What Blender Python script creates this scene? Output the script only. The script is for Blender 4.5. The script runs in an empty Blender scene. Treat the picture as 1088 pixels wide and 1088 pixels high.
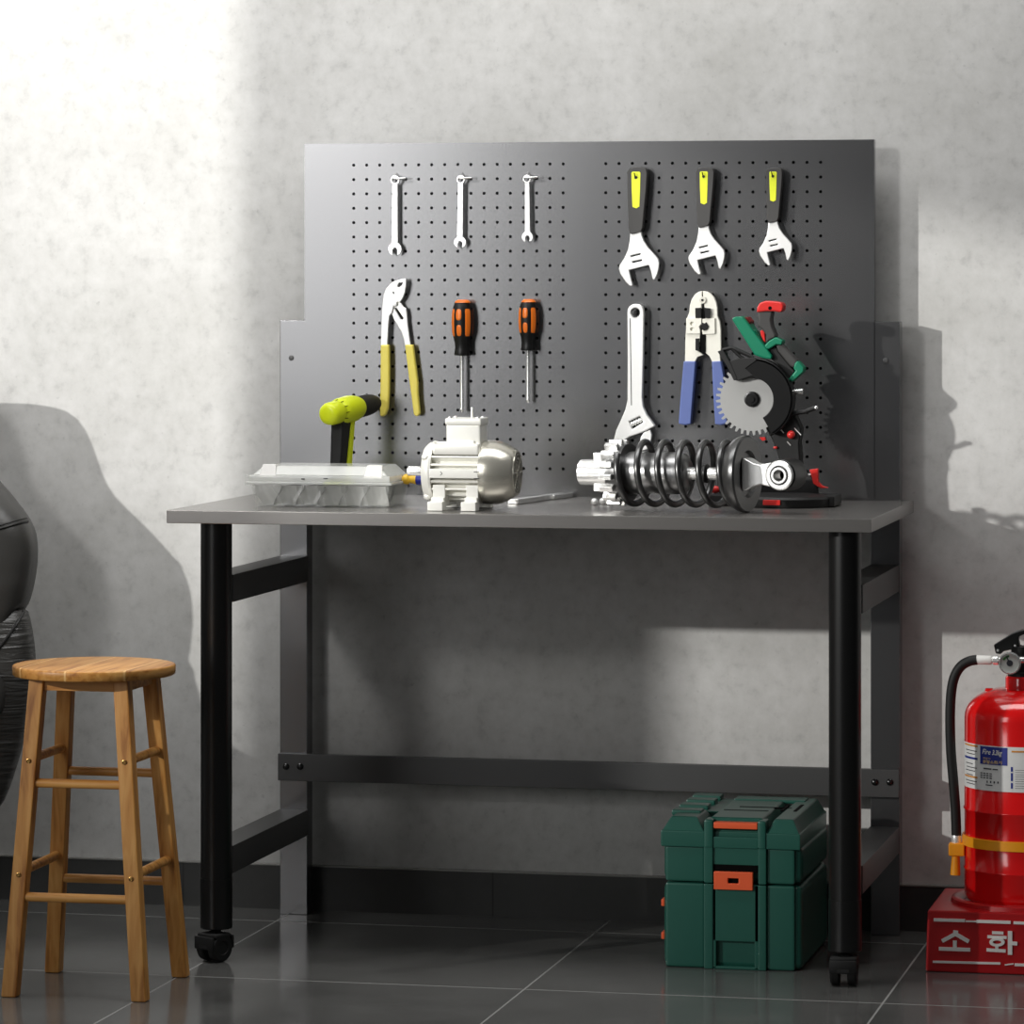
import bpy, bmesh, math, random
from mathutils import Vector, Matrix
random.seed(7)
C = bpy.context.scene
COL = C.collection
# ------------------------------------------------------------------ measured camera
F, YAW, CX, CY, CZ, HOR = 4283.9, 0.2192, 1.4577, -7.161, 1.1572, 297.87
RT = (math.cos(YAW), math.sin(YAW)); FW = (-math.sin(YAW), math.cos(YAW))
def _ray(u, v):
    a = (u - 544) / F; b = (HOR - v) / F
    return (FW[0] + RT[0] * a, FW[1] + RT[1] * a, b)
def P(u, v, Y):                      # point of the plane y = Y seen at pixel u, v
    d = _ray(u, v); t = (Y - CY) / d[1]
    return Vector((CX + d[0] * t, Y, CZ + d[2] * t))
def G(u, v, Z):                      # point of the plane z = Z seen at pixel u, v
    d = _ray(u, v); t = (Z - CZ) / d[2]
    return Vector((CX + d[0] * t, CY + d[1] * t, Z))
def PZ(u, v, Y):
    p = P(u, v, Y); return (p.x, p.z)
def V(*a): return Vector(a)
TOP = 0.7678                         # table top height
cam_data = bpy.data.cameras.new('camera'); cam = bpy.data.objects.new('camera', cam_data); COL.objects.link(cam)
cam.location = (CX, CY, CZ); cam.rotation_euler = (math.pi / 2, 0, YAW)
cam_data.sensor_width = 36; cam_data.lens = F / 1088 * 36; cam_data.shift_y = -(544 - HOR) / 1088
C.camera = cam
# ------------------------------------------------------------------ materials
def new_mat(name):
    m = bpy.data.materials.new(name); m.use_nodes = True
    nt = m.node_tree; b = nt.nodes['Principled BSDF']
    return m, nt, b
def lin(c):
    return tuple((x / 12.92 if x <= .04045 else ((x + .055) / 1.055) ** 2.4) for x in c)
def hexc(h): return lin(tuple(int(h[i:i + 2], 16) / 255 for i in (0, 2, 4)))
def mat(name, h, rough=.5, metal=0., spec=.5, vary=.06, scale=60., bump=0., coat=0.):
    m, nt, b = new_mat(name)
    c = hexc(h)
    tc = nt.nodes.new('ShaderNodeTexCoord')
    nz = nt.nodes.new('ShaderNodeTexNoise'); nz.inputs['Scale'].default_value = scale; nz.inputs['Detail'].default_value = 4
    nt.links.new(tc.outputs['Object'], nz.inputs['Vector'])
    mp = nt.nodes.new('ShaderNodeMapRange'); mp.inputs['To Min'].default_value = 1 - vary; mp.inputs['To Max'].default_value = 1 + vary
    nt.links.new(nz.outputs['Fac'], mp.inputs['Value'])
    hs = nt.nodes.new('ShaderNodeHueSaturation'); hs.inputs['Color'].default_value = (*c, 1)
    nt.links.new(mp.outputs['Result'], hs.inputs['Value'])
    nt.links.new(hs.outputs['Color'], b.inputs['Base Color'])
    b.inputs['Roughness'].default_value = rough; b.inputs['Metallic'].default_value = metal
    b.inputs['Specular IOR Level'].default_value = spec
    b.inputs['Coat Weight'].default_value = coat; b.inputs['Coat Roughness'].default_value = .08
    if bump:
        bp = nt.nodes.new('ShaderNodeBump'); bp.inputs['Strength'].default_value = bump; bp.inputs['Distance'].default_value = .002
        nt.links.new(nz.outputs['Fac'], bp.inputs['Height']); nt.links.new(bp.outputs['Normal'], b.inputs['Normal'])
    return m
def ramp(nt, stops):
    r = nt.nodes.new('ShaderNodeValToRGB'); e = r.color_ramp.elements
    while len(e) < len(stops): e.new(.5)
    for k, (p, c) in enumerate(stops):
        e[k].position = p; e[k].color = (*c, 1)
    return r
def concrete():
    m, nt, b = new_mat('concrete_plaster')
    N = nt.nodes.new; L = nt.links.new
    geo = N('ShaderNodeNewGeometry')
    n1 = N('ShaderNodeTexNoise'); n1.inputs['Scale'].default_value = 3.0; n1.inputs['Detail'].default_value = 5; n1.inputs['Roughness'].default_value = .6
    n2 = N('ShaderNodeTexNoise'); n2.inputs['Scale'].default_value = 34; n2.inputs['Detail'].default_value = 6; n2.inputs['Roughness'].default_value = .66; n2.inputs['Distortion'].default_value = 0
    n3 = N('ShaderNodeTexNoise'); n3.inputs['Scale'].default_value = 75; n3.inputs['Detail'].default_value = 3
    for n in (n1, n2, n3): L(geo.outputs['Position'], n.inputs['Vector'])
    r1 = ramp(nt, [(.30, (.545, .54, .52)), (.52, (.63, .625, .61)), (.72, (.71, .705, .69))]); L(n1.outputs['Fac'], r1.inputs['Fac'])
    r2 = ramp(nt, [(.30, (.80, .80, .80)), (.45, (.95, .95, .945)), (.62, (1.02, 1.02, 1.02)), (.8, (1.06, 1.06, 1.06))]); L(n2.outputs['Fac'], r2.inputs['Fac'])
    r3 = ramp(nt, [(.24, (.72, .72, .72)), (.34, (1, 1, 1)), (1, (1, 1, 1))]); L(n3.outputs['Fac'], r3.inputs['Fac'])
    a = N('ShaderNodeMix'); a.data_type = 'RGBA'; a.blend_type = 'MULTIPLY'; a.inputs[0].default_value = 1
    L(r1.outputs['Color'], a.inputs[6]); L(r2.outputs['Color'], a.inputs[7])
    c = N('ShaderNodeMix'); c.data_type = 'RGBA'; c.blend_type = 'MULTIPLY'; c.inputs[0].default_value = .6
    L(a.outputs[2], c.inputs[6]); L(r3.outputs['Color'], c.inputs[7])
    L(c.outputs[2], b.inputs['Base Color']); b.inputs['Roughness'].default_value = .75; b.inputs['Specular IOR Level'].default_value = .2
    bp = N('ShaderNodeBump'); bp.inputs['Strength'].default_value = .05; bp.inputs['Distance'].default_value = .002
    L(n2.outputs['Fac'], bp.inputs['Height']); L(bp.outputs['Normal'], b.inputs['Normal'])
    return m
def tile_mat(name, floor=True):
    m, nt, b = new_mat(name)
    N = nt.nodes.new; L = nt.links.new
    geo = N('ShaderNodeNewGeometry'); sep = N('ShaderNodeSeparateXYZ'); L(geo.outputs['Position'], sep.inputs['Vector'])
    def line(sock, off, size, w):
        s = N('ShaderNodeMath'); s.operation = 'SUBTRACT'; L(sock, s.inputs[0]); s.inputs[1].default_value = off
        p = N('ShaderNodeMath'); p.operation = 'PINGPONG'; L(s.outputs[0], p.inputs[0]); p.inputs[1].default_value = size / 2
        q = N('ShaderNodeMath'); q.operation = 'LESS_THAN'; L(p.outputs[0], q.inputs[0]); q.inputs[1].default_value = w
        return q.outputs[0]
    if floor:
        lx = line(sep.outputs['X'], .046, .5875, .0017); ly = line(sep.outputs['Y'], -.733, .5875, .0022)
        mx = N('ShaderNodeMath'); mx.operation = 'MAXIMUM'; L(lx, mx.inputs[0]); L(ly, mx.inputs[1]); g = mx.outputs[0]
    else:
        g = line(sep.outputs['X'], -.171, .5875, .0014)
    n1 = N('ShaderNodeTexNoise'); n1.inputs['Scale'].default_value = 7; n1.inputs['Detail'].default_value = 7; n1.inputs['Roughness'].default_value = .62
    L(geo.outputs['Position'], n1.inputs['Vector'])
    r1 = ramp(nt, [(.26, (.07, .07, .067) if floor else (.022, .022, .021)), (.36, (.10, .10, .096) if floor else (.036, .036, .034)), (.62, (.125, .125, .12) if floor else (.050, .050, .048)), (.8, (.145, .145, .138) if floor else (.060, .060, .057))]); L(n1.outputs['Fac'], r1.inputs['Fac'])
    mixc = N('ShaderNodeMix'); mixc.data_type = 'RGBA'; L(g, mixc.inputs[0]); L(r1.outputs['Color'], mixc.inputs[6]); mixc.inputs[7].default_value = (.28, .28, .27, 1) if floor else (.028, .028, .027, 1)
    L(mixc.outputs[2], b.inputs['Base Color'])
    rr = N('ShaderNodeMapRange'); rr.inputs['To Min'].default_value = .09 if floor else .38; rr.inputs['To Max'].default_value = .2 if floor else .5; L(n1.outputs['Fac'], rr.inputs['Value'])
    rg = N('ShaderNodeMath'); rg.operation = 'MAXIMUM'; L(rr.outputs[0], rg.inputs[0]); gm = N('ShaderNodeMath'); gm.operation = 'MULTIPLY'; L(g, gm.inputs[0]); gm.inputs[1].default_value = .7; L(gm.outputs[0], rg.inputs[1])
    L(rg.outputs[0], b.inputs['Roughness']); b.inputs['Specular IOR Level'].default_value = .5
    return m
def wood_mat(name, axis, planks=False):
    m, nt, b = new_mat(name)
    N = nt.nodes.new; L = nt.links.new
    tc = N('ShaderNodeTexCoord'); mp = N('ShaderNodeMapping')
    sc = [38, 38, 38]; sc['xyz'.index(axis)] = 3.2; mp.inputs['Scale'].default_value = sc
    L(tc.outputs['Object'], mp.inputs['Vector'])
    n1 = N('ShaderNodeTexNoise'); n1.inputs['Scale'].default_value = 2.2; n1.inputs['Detail'].default_value = 6; n1.inputs['Distortion'].default_value = .5
    L(mp.outputs['Vector'], n1.inputs['Vector'])
    r = ramp(nt, [(.30, hexc('9c6126')), (.48, hexc('c68a44')), (.62, hexc('d29a54')), (.8, hexc('e2ac64'))]); L(n1.outputs['Fac'], r.inputs['Fac'])
    out = r.outputs['Color']
    if planks:
        sep = N('ShaderNodeSeparateXYZ'); L(tc.outputs['Object'], sep.inputs['Vector'])
        s = N('ShaderNodeMath'); s.operation = 'ADD'; L(sep.outputs['X'], s.inputs[0]); s.inputs[1].default_value = .005
        p = N('ShaderNodeMath'); p.operation = 'PINGPONG'; L(s.outputs[0], p.inputs[0]); p.inputs[1].default_value = .045
        q = N('ShaderNodeMath'); q.operation = 'LESS_THAN'; L(p.outputs[0], q.inputs[0]); q.inputs[1].default_value = .0016
        f = N('ShaderNodeMath'); f.operation = 'FLOOR'
        dv = N('ShaderNodeMath'); dv.operation = 'DIVIDE'; L(s.outputs[0], dv.inputs[0]); dv.inputs[1].default_value = .09; L(dv.outputs[0], f.inputs[0])
        wn = N('ShaderNodeTexWhiteNoise'); wn.noise_dimensions = '1D'; L(f.outputs[0], wn.inputs['W'])
        mr = N('ShaderNodeMapRange'); mr.inputs['To Min'].default_value = .85; mr.inputs['To Max'].default_value = 1.15; L(wn.outputs['Value'], mr.inputs['Value'])
        hs = N('ShaderNodeHueSaturation'); L(out, hs.inputs['Color']); L(mr.outputs[0], hs.inputs['Value'])
        mx = N('ShaderNodeMix'); mx.data_type = 'RGBA'; L(q.outputs[0], mx.inputs[0]); L(hs.outputs['Color'], mx.inputs[6]); mx.inputs[7].default_value = (*hexc('e6b878'), 1)
        out = mx.outputs[2]
    L(out, b.inputs['Base Color']); b.inputs['Roughness'].default_value = .42; b.inputs['Specular IOR Level'].default_value = .4
    return m
def leather_mat(name, wrinkle):
    m, nt, b = new_mat(name)
    N = nt.nodes.new; L = nt.links.new
    b.inputs['Base Color'].default_value = (*hexc('383735'), 1); b.inputs['Roughness'].default_value = .36; b.inputs['Specular IOR Level'].default_value = .6
    tc = N('ShaderNodeTexCoord')
    n = N('ShaderNodeTexNoise'); n.inputs['Scale'].default_value = 220; n.inputs['Detail'].default_value = 3; L(tc.outputs['Object'], n.inputs['Vector'])
    bp = N('ShaderNodeBump'); bp.inputs['Strength'].default_value = .15; bp.inputs['Distance'].default_value = .002; L(n.outputs['Fac'], bp.inputs['Height'])
    if wrinkle:
        mp = N('ShaderNodeMapping'); mp.inputs['Scale'].default_value = (7, 7, 75); mp.inputs['Rotation'].default_value = (0, .25, 0); L(tc.outputs['Object'], mp.inputs['Vector'])
        w = N('ShaderNodeTexNoise'); w.inputs['Scale'].default_value = 1.; w.inputs['Detail'].default_value = 3; w.inputs['Distortion'].default_value = .8; L(mp.outputs['Vector'], w.inputs['Vector'])
        b2 = N('ShaderNodeBump'); b2.inputs['Strength'].default_value = .5; b2.inputs['Distance'].default_value = .010; L(w.outputs['Fac'], b2.inputs['Height']); L(bp.outputs['Normal'], b2.inputs['Normal'])
        L(b2.outputs['Normal'], b.inputs['Normal'])
    else:
        mp = N('ShaderNodeMapping'); mp.inputs['Scale'].default_value = (7, 7, 14); L(tc.outputs['Object'], mp.inputs['Vector'])
        w = N('ShaderNodeTexNoise'); w.inputs['Scale'].default_value = 1.; w.inputs['Detail'].default_value = 1; L(mp.outputs['Vector'], w.inputs['Vector'])
        b2 = N('ShaderNodeBump'); b2.inputs['Strength'].default_value = .35; b2.inputs['Distance'].default_value = .02; L(w.outputs['Fac'], b2.inputs['Height']); L(bp.outputs['Normal'], b2.inputs['Normal'])
        L(b2.outputs['Normal'], b.inputs['Normal'])
    return m
def clear_mat(name, alpha, h='e8ebe6', rough=.12):
    m, nt, b = new_mat(name)
    c = hexc(h); b.inputs['Base Color'].default_value = (*c, 1)
    tc = nt.nodes.new('ShaderNodeTexCoord'); nz = nt.nodes.new('ShaderNodeTexNoise'); nz.inputs['Scale'].default_value = 30
    nt.links.new(tc.outputs['Object'], nz.inputs['Vector'])
    mr = nt.nodes.new('ShaderNodeMapRange'); mr.inputs['To Min'].default_value = alpha * .8; mr.inputs['To Max'].default_value = alpha * 1.2; nt.links.new(nz.outputs['Fac'], mr.inputs['Value'])
    nt.links.new(mr.outputs[0], b.inputs['Alpha'])
    b.inputs['Roughness'].default_value = rough; b.inputs['Specular IOR Level'].default_value = .8
    return m
M = dict(
    concrete=concrete(), floor=tile_mat('polished_dark_tile'), skirting=tile_mat('dark_tile_skirting', False),
    skirting_edge=mat('skirting_edge', '8c8b86', .25, 0, .6),
    bench=mat('powder_coated_steel', '5a5a5a', .42, .6, .5, .03, 300, .03),
    panel=mat('satin_black_panel', '868687', .24, .92, .5, .02, 300, .02),
    top=mat('dark_laminate', '94918e', .27, .72, .5, .05, 90),
    leg=mat('gloss_black_tube', '3a3a3a', .29, .85, .6, .02),
    black=mat('black_plastic', '0c0c0c', .42), rubber=mat('black_rubber', '1c1c1c', .6, 0, .4),
    matte=mat('matte_black', '0d0d0d', .55), dark=mat('shade_black', '070707', .8, 0, .1),  # the near-black mostly stands in for shade in gaps, grooves and slots
    chrome=mat('bright_chrome', 'fefefc', .26, .75, .8, .01), steel=mat('satin_steel', 'fefefc', .34, .5, .8, .01, 80),
    alu=mat('cast_aluminium', 'f2f1ea', .33, .35, .6, .03, 90), fan=mat('fan_cover_metal', 'cfccc0', .24, .75, .6, .03, 90),
    brass=mat('brass', 'b08a50', .3, .9), bolt=mat('dark_bolt', '4a4a4a', .25, .9),
    glossblack=mat('gloss_black_metal', '626262', .30, .9, .6), damper=mat('polished_black_damper', '9a9a9a', .34, .92, .6),
    yellow=mat('yellow_vinyl', 'f8e66a', .4), lime=mat('lime_plastic', 'dbe81a', .35), limey=mat('lime_inlay', 'e6ee30', .4),
    grey=mat('dark_grey_rubber', '3c3b3a', .55), orange=mat('orange_plastic', 'f57c22', .3), blue=mat('blue_vinyl', '5a6aa2', .45),
    crimp=mat('pale_steel', 'eceadf', .4, .3), green=mat('green_plastic', '0f7a5a', .35), red=mat('red_plastic', 'd8302c', .3),
    blade=mat('saw_steel', 'b4b4b2', .38, .35, .5, .03), box=mat('dark_teal_plastic', '255f52', .36, 0, .55, .03), latch=mat('orange_latch', 'ff6a3c', .4),
    extred=mat('red_enamel', 'e81214', .16, 0, .6, .02, 20, 0, .6), baseplastic=mat('red_moulded_plastic', 'b4181c', .3, 0, .5, .12, 14),
    white=mat('white_paint', 'eceae6', .5), paper=mat('label_paper', 'eeeeec', .45), navy=mat('navy_print', '20308a', .45), ink=mat('ink', '33333c', .5),
    oprint=mat('orange_print', 'd8903a', .5), band=mat('orange_band', 'ffa81c', .4), gold=mat('gold_print', 'e8c888', .5),
    dial=mat('dial_face', 'd8dad4', .3), dialgreen=mat('dial_green', '3c7a3a', .5), deepblue=mat('deep_blue_plastic', '1a2890', .35), amber=mat('amber_yellow', 'f0c030', .35),
    wood_seat=wood_mat('varnished_wood_boards', 'y', True), wood_leg=wood_mat('varnished_wood', 'z'), wood_rung=wood_mat('varnished_dowel', 'x'),
    sawblack=mat('saw_black', '060606', .32), leather=leather_mat('black_leather', False), wrinkled=leather_mat('wrinkled_leather', True), piping=mat('leather_piping', '161514', .45),
    shade_tint=clear_mat('shade_tinted_wall', .62, '6c6c68', .15), flute=clear_mat('fluted_plastic', .46, 'e2e2de', .14), clear=clear_mat('clear_plastic', .16), clear2=clear_mat('clear_lid_plastic', .5, 'f6f7f2', .08),
    darkred=mat('dark_red_plastic', '7a2020', .4),
)
# ------------------------------------------------------------------ mesh helpers
WO = {}                                                            # world offset of each object's origin
class MB:
    def __init__(s): s.bm = bmesh.new(); s.flat = False
    def _merge(s, b2):
        s.flat = True
        me = bpy.data.meshes.new('t'); b2.to_mesh(me); b2.free(); s.bm.from_mesh(me); bpy.data.meshes.remove(me)
    def box(s, x0, x1, y0, y1, z0, z1, bev=0., seg=2, mtx=None):
        b = bmesh.new(); bmesh.ops.create_cube(b, size=1)
        for v in b.verts: v.co = Vector((x0 + (v.co.x + .5) * (x1 - x0), y0 + (v.co.y + .5) * (y1 - y0), z0 + (v.co.z + .5) * (z1 - z0)))
        if bev: bmesh.ops.bevel(b, geom=b.edges[:], offset=bev, segments=seg, profile=.5, affect='EDGES')
        if mtx: bmesh.ops.transform(b, matrix=mtx, verts=b.verts)
        s._merge(b); return s
    def hexa(s, bot, top, bev=0.):                                   # 4 + 4 corners
        b = bmesh.new(); vs = [b.verts.new(p) for p in list(bot) + list(top)]
        b.faces.new(vs[:4]); b.faces.new(vs[4:])
        for i in range(4): b.faces.new((vs[i], vs[(i + 1) % 4], vs[4 + (i + 1) % 4], vs[4 + i]))
        bmesh.ops.recalc_face_normals(b, faces=b.faces)
        if bev: bmesh.ops.bevel(b, geom=b.edges[:], offset=bev, segments=2, profile=.5, affect='EDGES')
        s._merge(b); return s
    def lathe(s, o, d, prof, seg=32, a0=0., a1=2 * math.pi, up=None):
        o = Vector(o); d = Vector(d).normalized()
        u = Vector(up) if up is not None else (Vector((0, 0, 1)) if abs(d.z) < .9 else Vector((0, -1, 0)))
        u = (u - d * u.dot(d)).normalized(); w = d.cross(u)
        full = abs(a1 - a0 - 2 * math.pi) < 1e-6
        n = seg if full else seg + 1
        rings = []
        for t, r in prof:
            if r < 1e-6: rings.append([s.bm.verts.new(o + d * t)])
            else: rings.append([s.bm.verts.new(o + d * t + (u * math.cos(a0 + (a1 - a0) * k / seg) + w * math.sin(a0 + (a1 - a0) * k / seg)) * r) for k in range(n)])
        fs = []
        for A, B in zip(rings, rings[1:]):
            for k in range(seg):
                j = (k + 1) % n
                if len(A) == 1 and len(B) == 1: continue
                if len(A) == 1: fs.append(s.bm.faces.new((A[0], B[j], B[k])))
                elif len(B) == 1: fs.append(s.bm.faces.new((A[k], A[j], B[0])))
                else: fs.append(s.bm.faces.new((A[k], A[j], B[j], B[k])))
        return s
    def cyl(s, p0, p1, r0, r1=None, seg=24, bev=0.):
        p0 = Vector(p0); p1 = Vector(p1); r1 = r0 if r1 is None else r1; h = (p1 - p0).length
        if bev: prof = [(0, 0), (0, r0 - bev), (bev * .3, r0 - bev * .3), (bev, r0), (h - bev, r1), (h - bev * .3, r1 - bev * .3), (h, r1 - bev), (h, 0)]
        else: prof = [(0, 0), (0, r0), (h, r1), (h, 0)]
        return s.lathe(p0, p1 - p0, prof, seg)
    def ring(s, o, d, ro, ri, h, seg=32):
        return s.lathe(o, d, [(0, ri), (0, ro), (h, ro), (h, ri), (0, ri)], seg)
    def tube(s, pts, r, seg=10, closed=False, flat=1.):
        pts = [Vector(p) for p in pts]; n = len(pts); rings = []
        prev = None
        for i, p in enumerate(pts):
            if closed: t = pts[(i + 1) % n] - pts[i - 1]
            else: t = pts[min(i + 1, n - 1)] - pts[max(i - 1, 0)]
            t.normalize()
            if prev is None: u = t.orthogonal().normalized()
            else: u = (prev - t * prev.dot(t)).normalized()
            prev = u; w = t.cross(u); rr = r[i] if isinstance(r, (list, tuple)) else r
            rings.append([s.bm.verts.new(p + (u * math.cos(2 * math.pi * k / seg) + w * flat * math.sin(2 * math.pi * k / seg)) * rr) for k in range(seg)])
        rng = range(n) if closed else range(n - 1)
        for i in rng:
            A, B = rings[i], rings[(i + 1) % n]
            for k in range(seg): s.bm.faces.new((A[k], A[(k + 1) % seg], B[(k + 1) % seg], B[k]))
        if not closed: s.bm.faces.new(rings[0]); s.bm.faces.new(rings[-1])
        return s
    def ball(s, c, r, sub=2, sc=(1, 1, 1)):
        b = bmesh.new(); bmesh.ops.create_icosphere(b, subdivisions=sub, radius=r)
        for v in b.verts: v.co = Vector((v.co.x * sc[0] + c[0], v.co.y * sc[1] + c[1], v.co.z * sc[2] + c[2]))
        s._merge(b); return s
    def plate(s, loops, y0, y1):                                    # outline(s) in x,z extruded along y
        b = bmesh.new()
        sides = []
        for y in (y0, y1):
            es = []; ring = []
            for lp in loops:
                vs = [b.verts.new((p[0], y, p[1])) for p in lp]; ring.append(vs)
                for i in range(len(vs)): es.append(b.edges.new((vs[i], vs[(i + 1) % len(vs)])))
            bmesh.ops.triangle_fill(b, use_beauty=True, use_dissolve=False, edges=es); sides.append(ring)
        for r0, r1 in zip(*sides):
            n = len(r0)
            for i in range(n): b.faces.new((r0[i], r0[(i + 1) % n], r1[(i + 1) % n], r1[i]))
        bmesh.ops.recalc_face_normals(b, faces=b.faces)
        s._merge(b); return s
    def pplate(s, Y, outline, thick, holes=(), back=0., sc=1., off=(0, 0)):   # pixel outline on plane y = Y, thickness away from the viewer
        f = lambda L: [PZ(off[0] + u * sc, off[1] + v * sc, Y) for u, v in L]
        return s.plate([f(outline)] + [f(h) for h in holes], Y + back, Y + back + thick)
    def build(s, name, material, parent=None, loc=None, bevel=0., smooth=True, angle=35, subsurf=0):
        bm = s.bm; bmesh.ops.remove_doubles(bm, verts=bm.verts, dist=1e-6)
        bmesh.ops.recalc_face_normals(bm, faces=bm.faces)
        off = WO[parent.name] if parent else Vector((0, 0, 0))
        org = Vector(loc) if loc is not None else off
        for v in bm.verts: v.co -= org
        me = bpy.data.meshes.new(name); bm.to_mesh(me); bm.free()
        me.materials.append(M[material] if isinstance(material, str) else material)
        o = bpy.data.objects.new(name, me); COL.objects.link(o)
        if parent: o.parent = parent
        o.location = org - off; WO[o.name] = org
        if bevel:
            md = o.modifiers.new('bevel', 'BEVEL'); md.width = bevel; md.segments = 2; md.limit_method = 'ANGLE'; md.angle_limit = math.radians(40)
        if subsurf:
            md = o.modifiers.new('sub', 'SUBSURF'); md.levels = subsurf; md.render_levels = subsurf
        if smooth:
            for p in me.polygons: p.use_smooth = True
            me.set_sharp_from_angle(angle=math.radians(angle))
            if (s.flat or bevel) and not subsurf:
                md = o.modifiers.new('normals', 'WEIGHTED_NORMAL'); md.keep_sharp = True; md.weight = 80
        return o
def thing(name, label, cat, loc, group=None):
    o = bpy.data.objects.new(name, None); COL.objects.link(o); o.location = loc; o.empty_display_size = .05
    WO[o.name] = Vector(loc); return tag(o, label, cat, group)
def tag(o, label, cat, group=None):
    o['label'] = label; o['category'] = cat
    if group: o['group'] = group
    return o
def struct(mb, name, m, **k):
    o = mb.build(name, m, **k); o['kind'] = 'structure'; return o
def smooth_path(p, n_=6):
    out = []
    for i in range(len(p) - 1):
        a, b, c_, d_ = p[max(i - 1, 0)], p[i], p[i + 1], p[min(i + 2, len(p) - 1)]
        for k in range(n_):
            f = k / n_; out.append(.5 * ((2 * b) + (c_ - a) * f + (2 * a - 5 * b + 4 * c_ - d_) * f * f + (3 * b - a - 3 * c_ + d_) * f ** 3))
    return out + [p[-1]]
# ------------------------------------------------------------------ setting
struct(MB().box(-2.45, 4.2, 0, .15, 0, 3.0), 'wall_back', 'concrete', smooth=False)
struct(MB().box(-2.45, 4.2, -9.2, .15, -.12, 0), 'floor', 'floor', smooth=False)
bb = struct(MB().box(-2.4, 4.2, -.011, 0, 0, .0795), 'baseboard_back', 'skirting', smooth=False)
struct(MB().box(-2.4, 4.2, -.012, 0, .0795, .083, .0008), 'trim_1', 'skirting_edge')
# unseen left wall, added so its two tall window openings shape the light
WX0, WX1 = -2.55, -2.4
WH = 1.985; AH = 2.75
w = MB()
w.box(WX0, WX1, -1.05, .15, 0, 3.0)
w.box(WX0, WX1, -2.715, -2.345, 0, 3.0)
w.box(WX0, WX1, -9.2, -4.1, 0, 3.0)
w.box(WX0, WX1, -2.345, -1.05, AH, 3.0); w.box(WX0, WX1, -2.345, -1.05, 0, .12)
w.box(WX0, WX1, -4.1, -2.715, WH, 3.0); w.box(WX0, WX1, -4.1, -2.715, 0, .12)
struct(w, 'wall_left', 'concrete', smooth=False)
# ------------------------------------------------------------------ workbench
YB = -.069                                                          # front of the pegboard
bench = thing('workbench', 'black steel workbench with pegboard back panel, dark laminate top and two front casters', 'workbench', (0, -.34, 0))
MB().box(-.6, .6, -.618, -.040, TOP - .0222, TOP, .0012).build('tabletop', 'top', bench)
# pegboard with real holes
def pegboard():
    x0, x1, z0, z1 = -.5099, .5331, TOP, 1.4061
    b = MB(); bm = b.bm
    colsL = [-.4170 + .02431 * i for i in range(17)]; colsR = [.0500 + .02425 * i for i in range(17)]
    rows = [1.3665 - .0261 * i for i in range(22)]
    dx, dz, r = .0121, .01305, .0029
    def quad(xa, xb, za, zb):
        if xb - xa > 1e-5 and zb - za > 1e-5: bm.faces.new([bm.verts.new(p) for p in ((xa, YB, za), (xb, YB, za), (xb, YB, zb), (xa, YB, zb))])
    zt, zb = rows[0] + dz, rows[-1] - dz
    xs = [x0, colsL[0] - dx, colsL[-1] + dx, colsR[0] - dx, colsR[-1] + dx, x1]
    quad(x0, x1, zt, z1); quad(x0, x1, z0, zb)
    for a, c in ((0, 1), (2, 3), (4, 5)): quad(xs[a], xs[c], zb, zt)
    for cols, xa, xb in ((colsL, xs[1], xs[2]), (colsR, xs[3], xs[4])):
        for i, cx in enumerate(cols):
            l = xa if i == 0 else (cols[i - 1] + cx) / 2; rr = xb if i == len(cols) - 1 else (cx + cols[i + 1]) / 2
            for j, cz in enumerate(rows):
                t, bo = cz + .01305, cz - .01305
                sq = [(rr, cz), (rr, t), (cx, t), (l, t), (l, cz), (l, bo), (cx, bo), (rr, bo)]
                sv = [bm.verts.new((p[0], YB, p[1])) for p in sq]
                hv = [bm.verts.new((cx + r * math.cos(k * math.pi / 4), YB, cz + r * math.sin(k * math.pi / 4))) for k in range(8)]
                iv = [bm.verts.new((v.co.x, YB + .0012, v.co.z)) for v in hv]
                for k in range(8):
                    q = (k + 1) % 8
                    bm.faces.new((sv[k], sv[q], hv[q], hv[k])); bm.faces.new((hv[k], hv[q], iv[q], iv[k]))
    # folded rim
    for a, c in (((x0, z0), (x1, z0)), ((x1, z0), (x1, z1)), ((x1, z1), (x0, z1)), ((x0, z1), (x0, z0))):
        bm.faces.new([bm.verts.new(p) for p in ((a[0], YB, a[1]), (c[0], YB, c[1]), (c[0], YB + .02, c[1]), (a[0], YB + .02, a[1]))])
    me_o = b.build('pegboard', 'panel', bench, smooth=False)
    return me_o
pegboard()
MB().box(-.505, .528, YB + .016, YB + .018, TOP + .005, 1.40).build('hole_shade_sheet', 'matte', bench)  # added black sheet, stands in for the shade behind the holes
for xa, xb, zt in ((-.5571, -.5055, 1.0843), (.5265, .5781, 1.0843)):
    p = MB().box(xa, xb, -.0666, -.030, 0, zt, .0012).build('post', 'panel', bench)
    cx = (xa + xb) / 2 - (.004 if xa < 0 else -.001)
    MB().lathe((cx, -.0668, 1.0155), (0, -1, 0), [(0, .005), (.0014, .0045), (.002, 0)], 16).build('bolt_cap', 'bench', p)
LEGX = (-.5271, .5501); LY = -.5676
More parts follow.
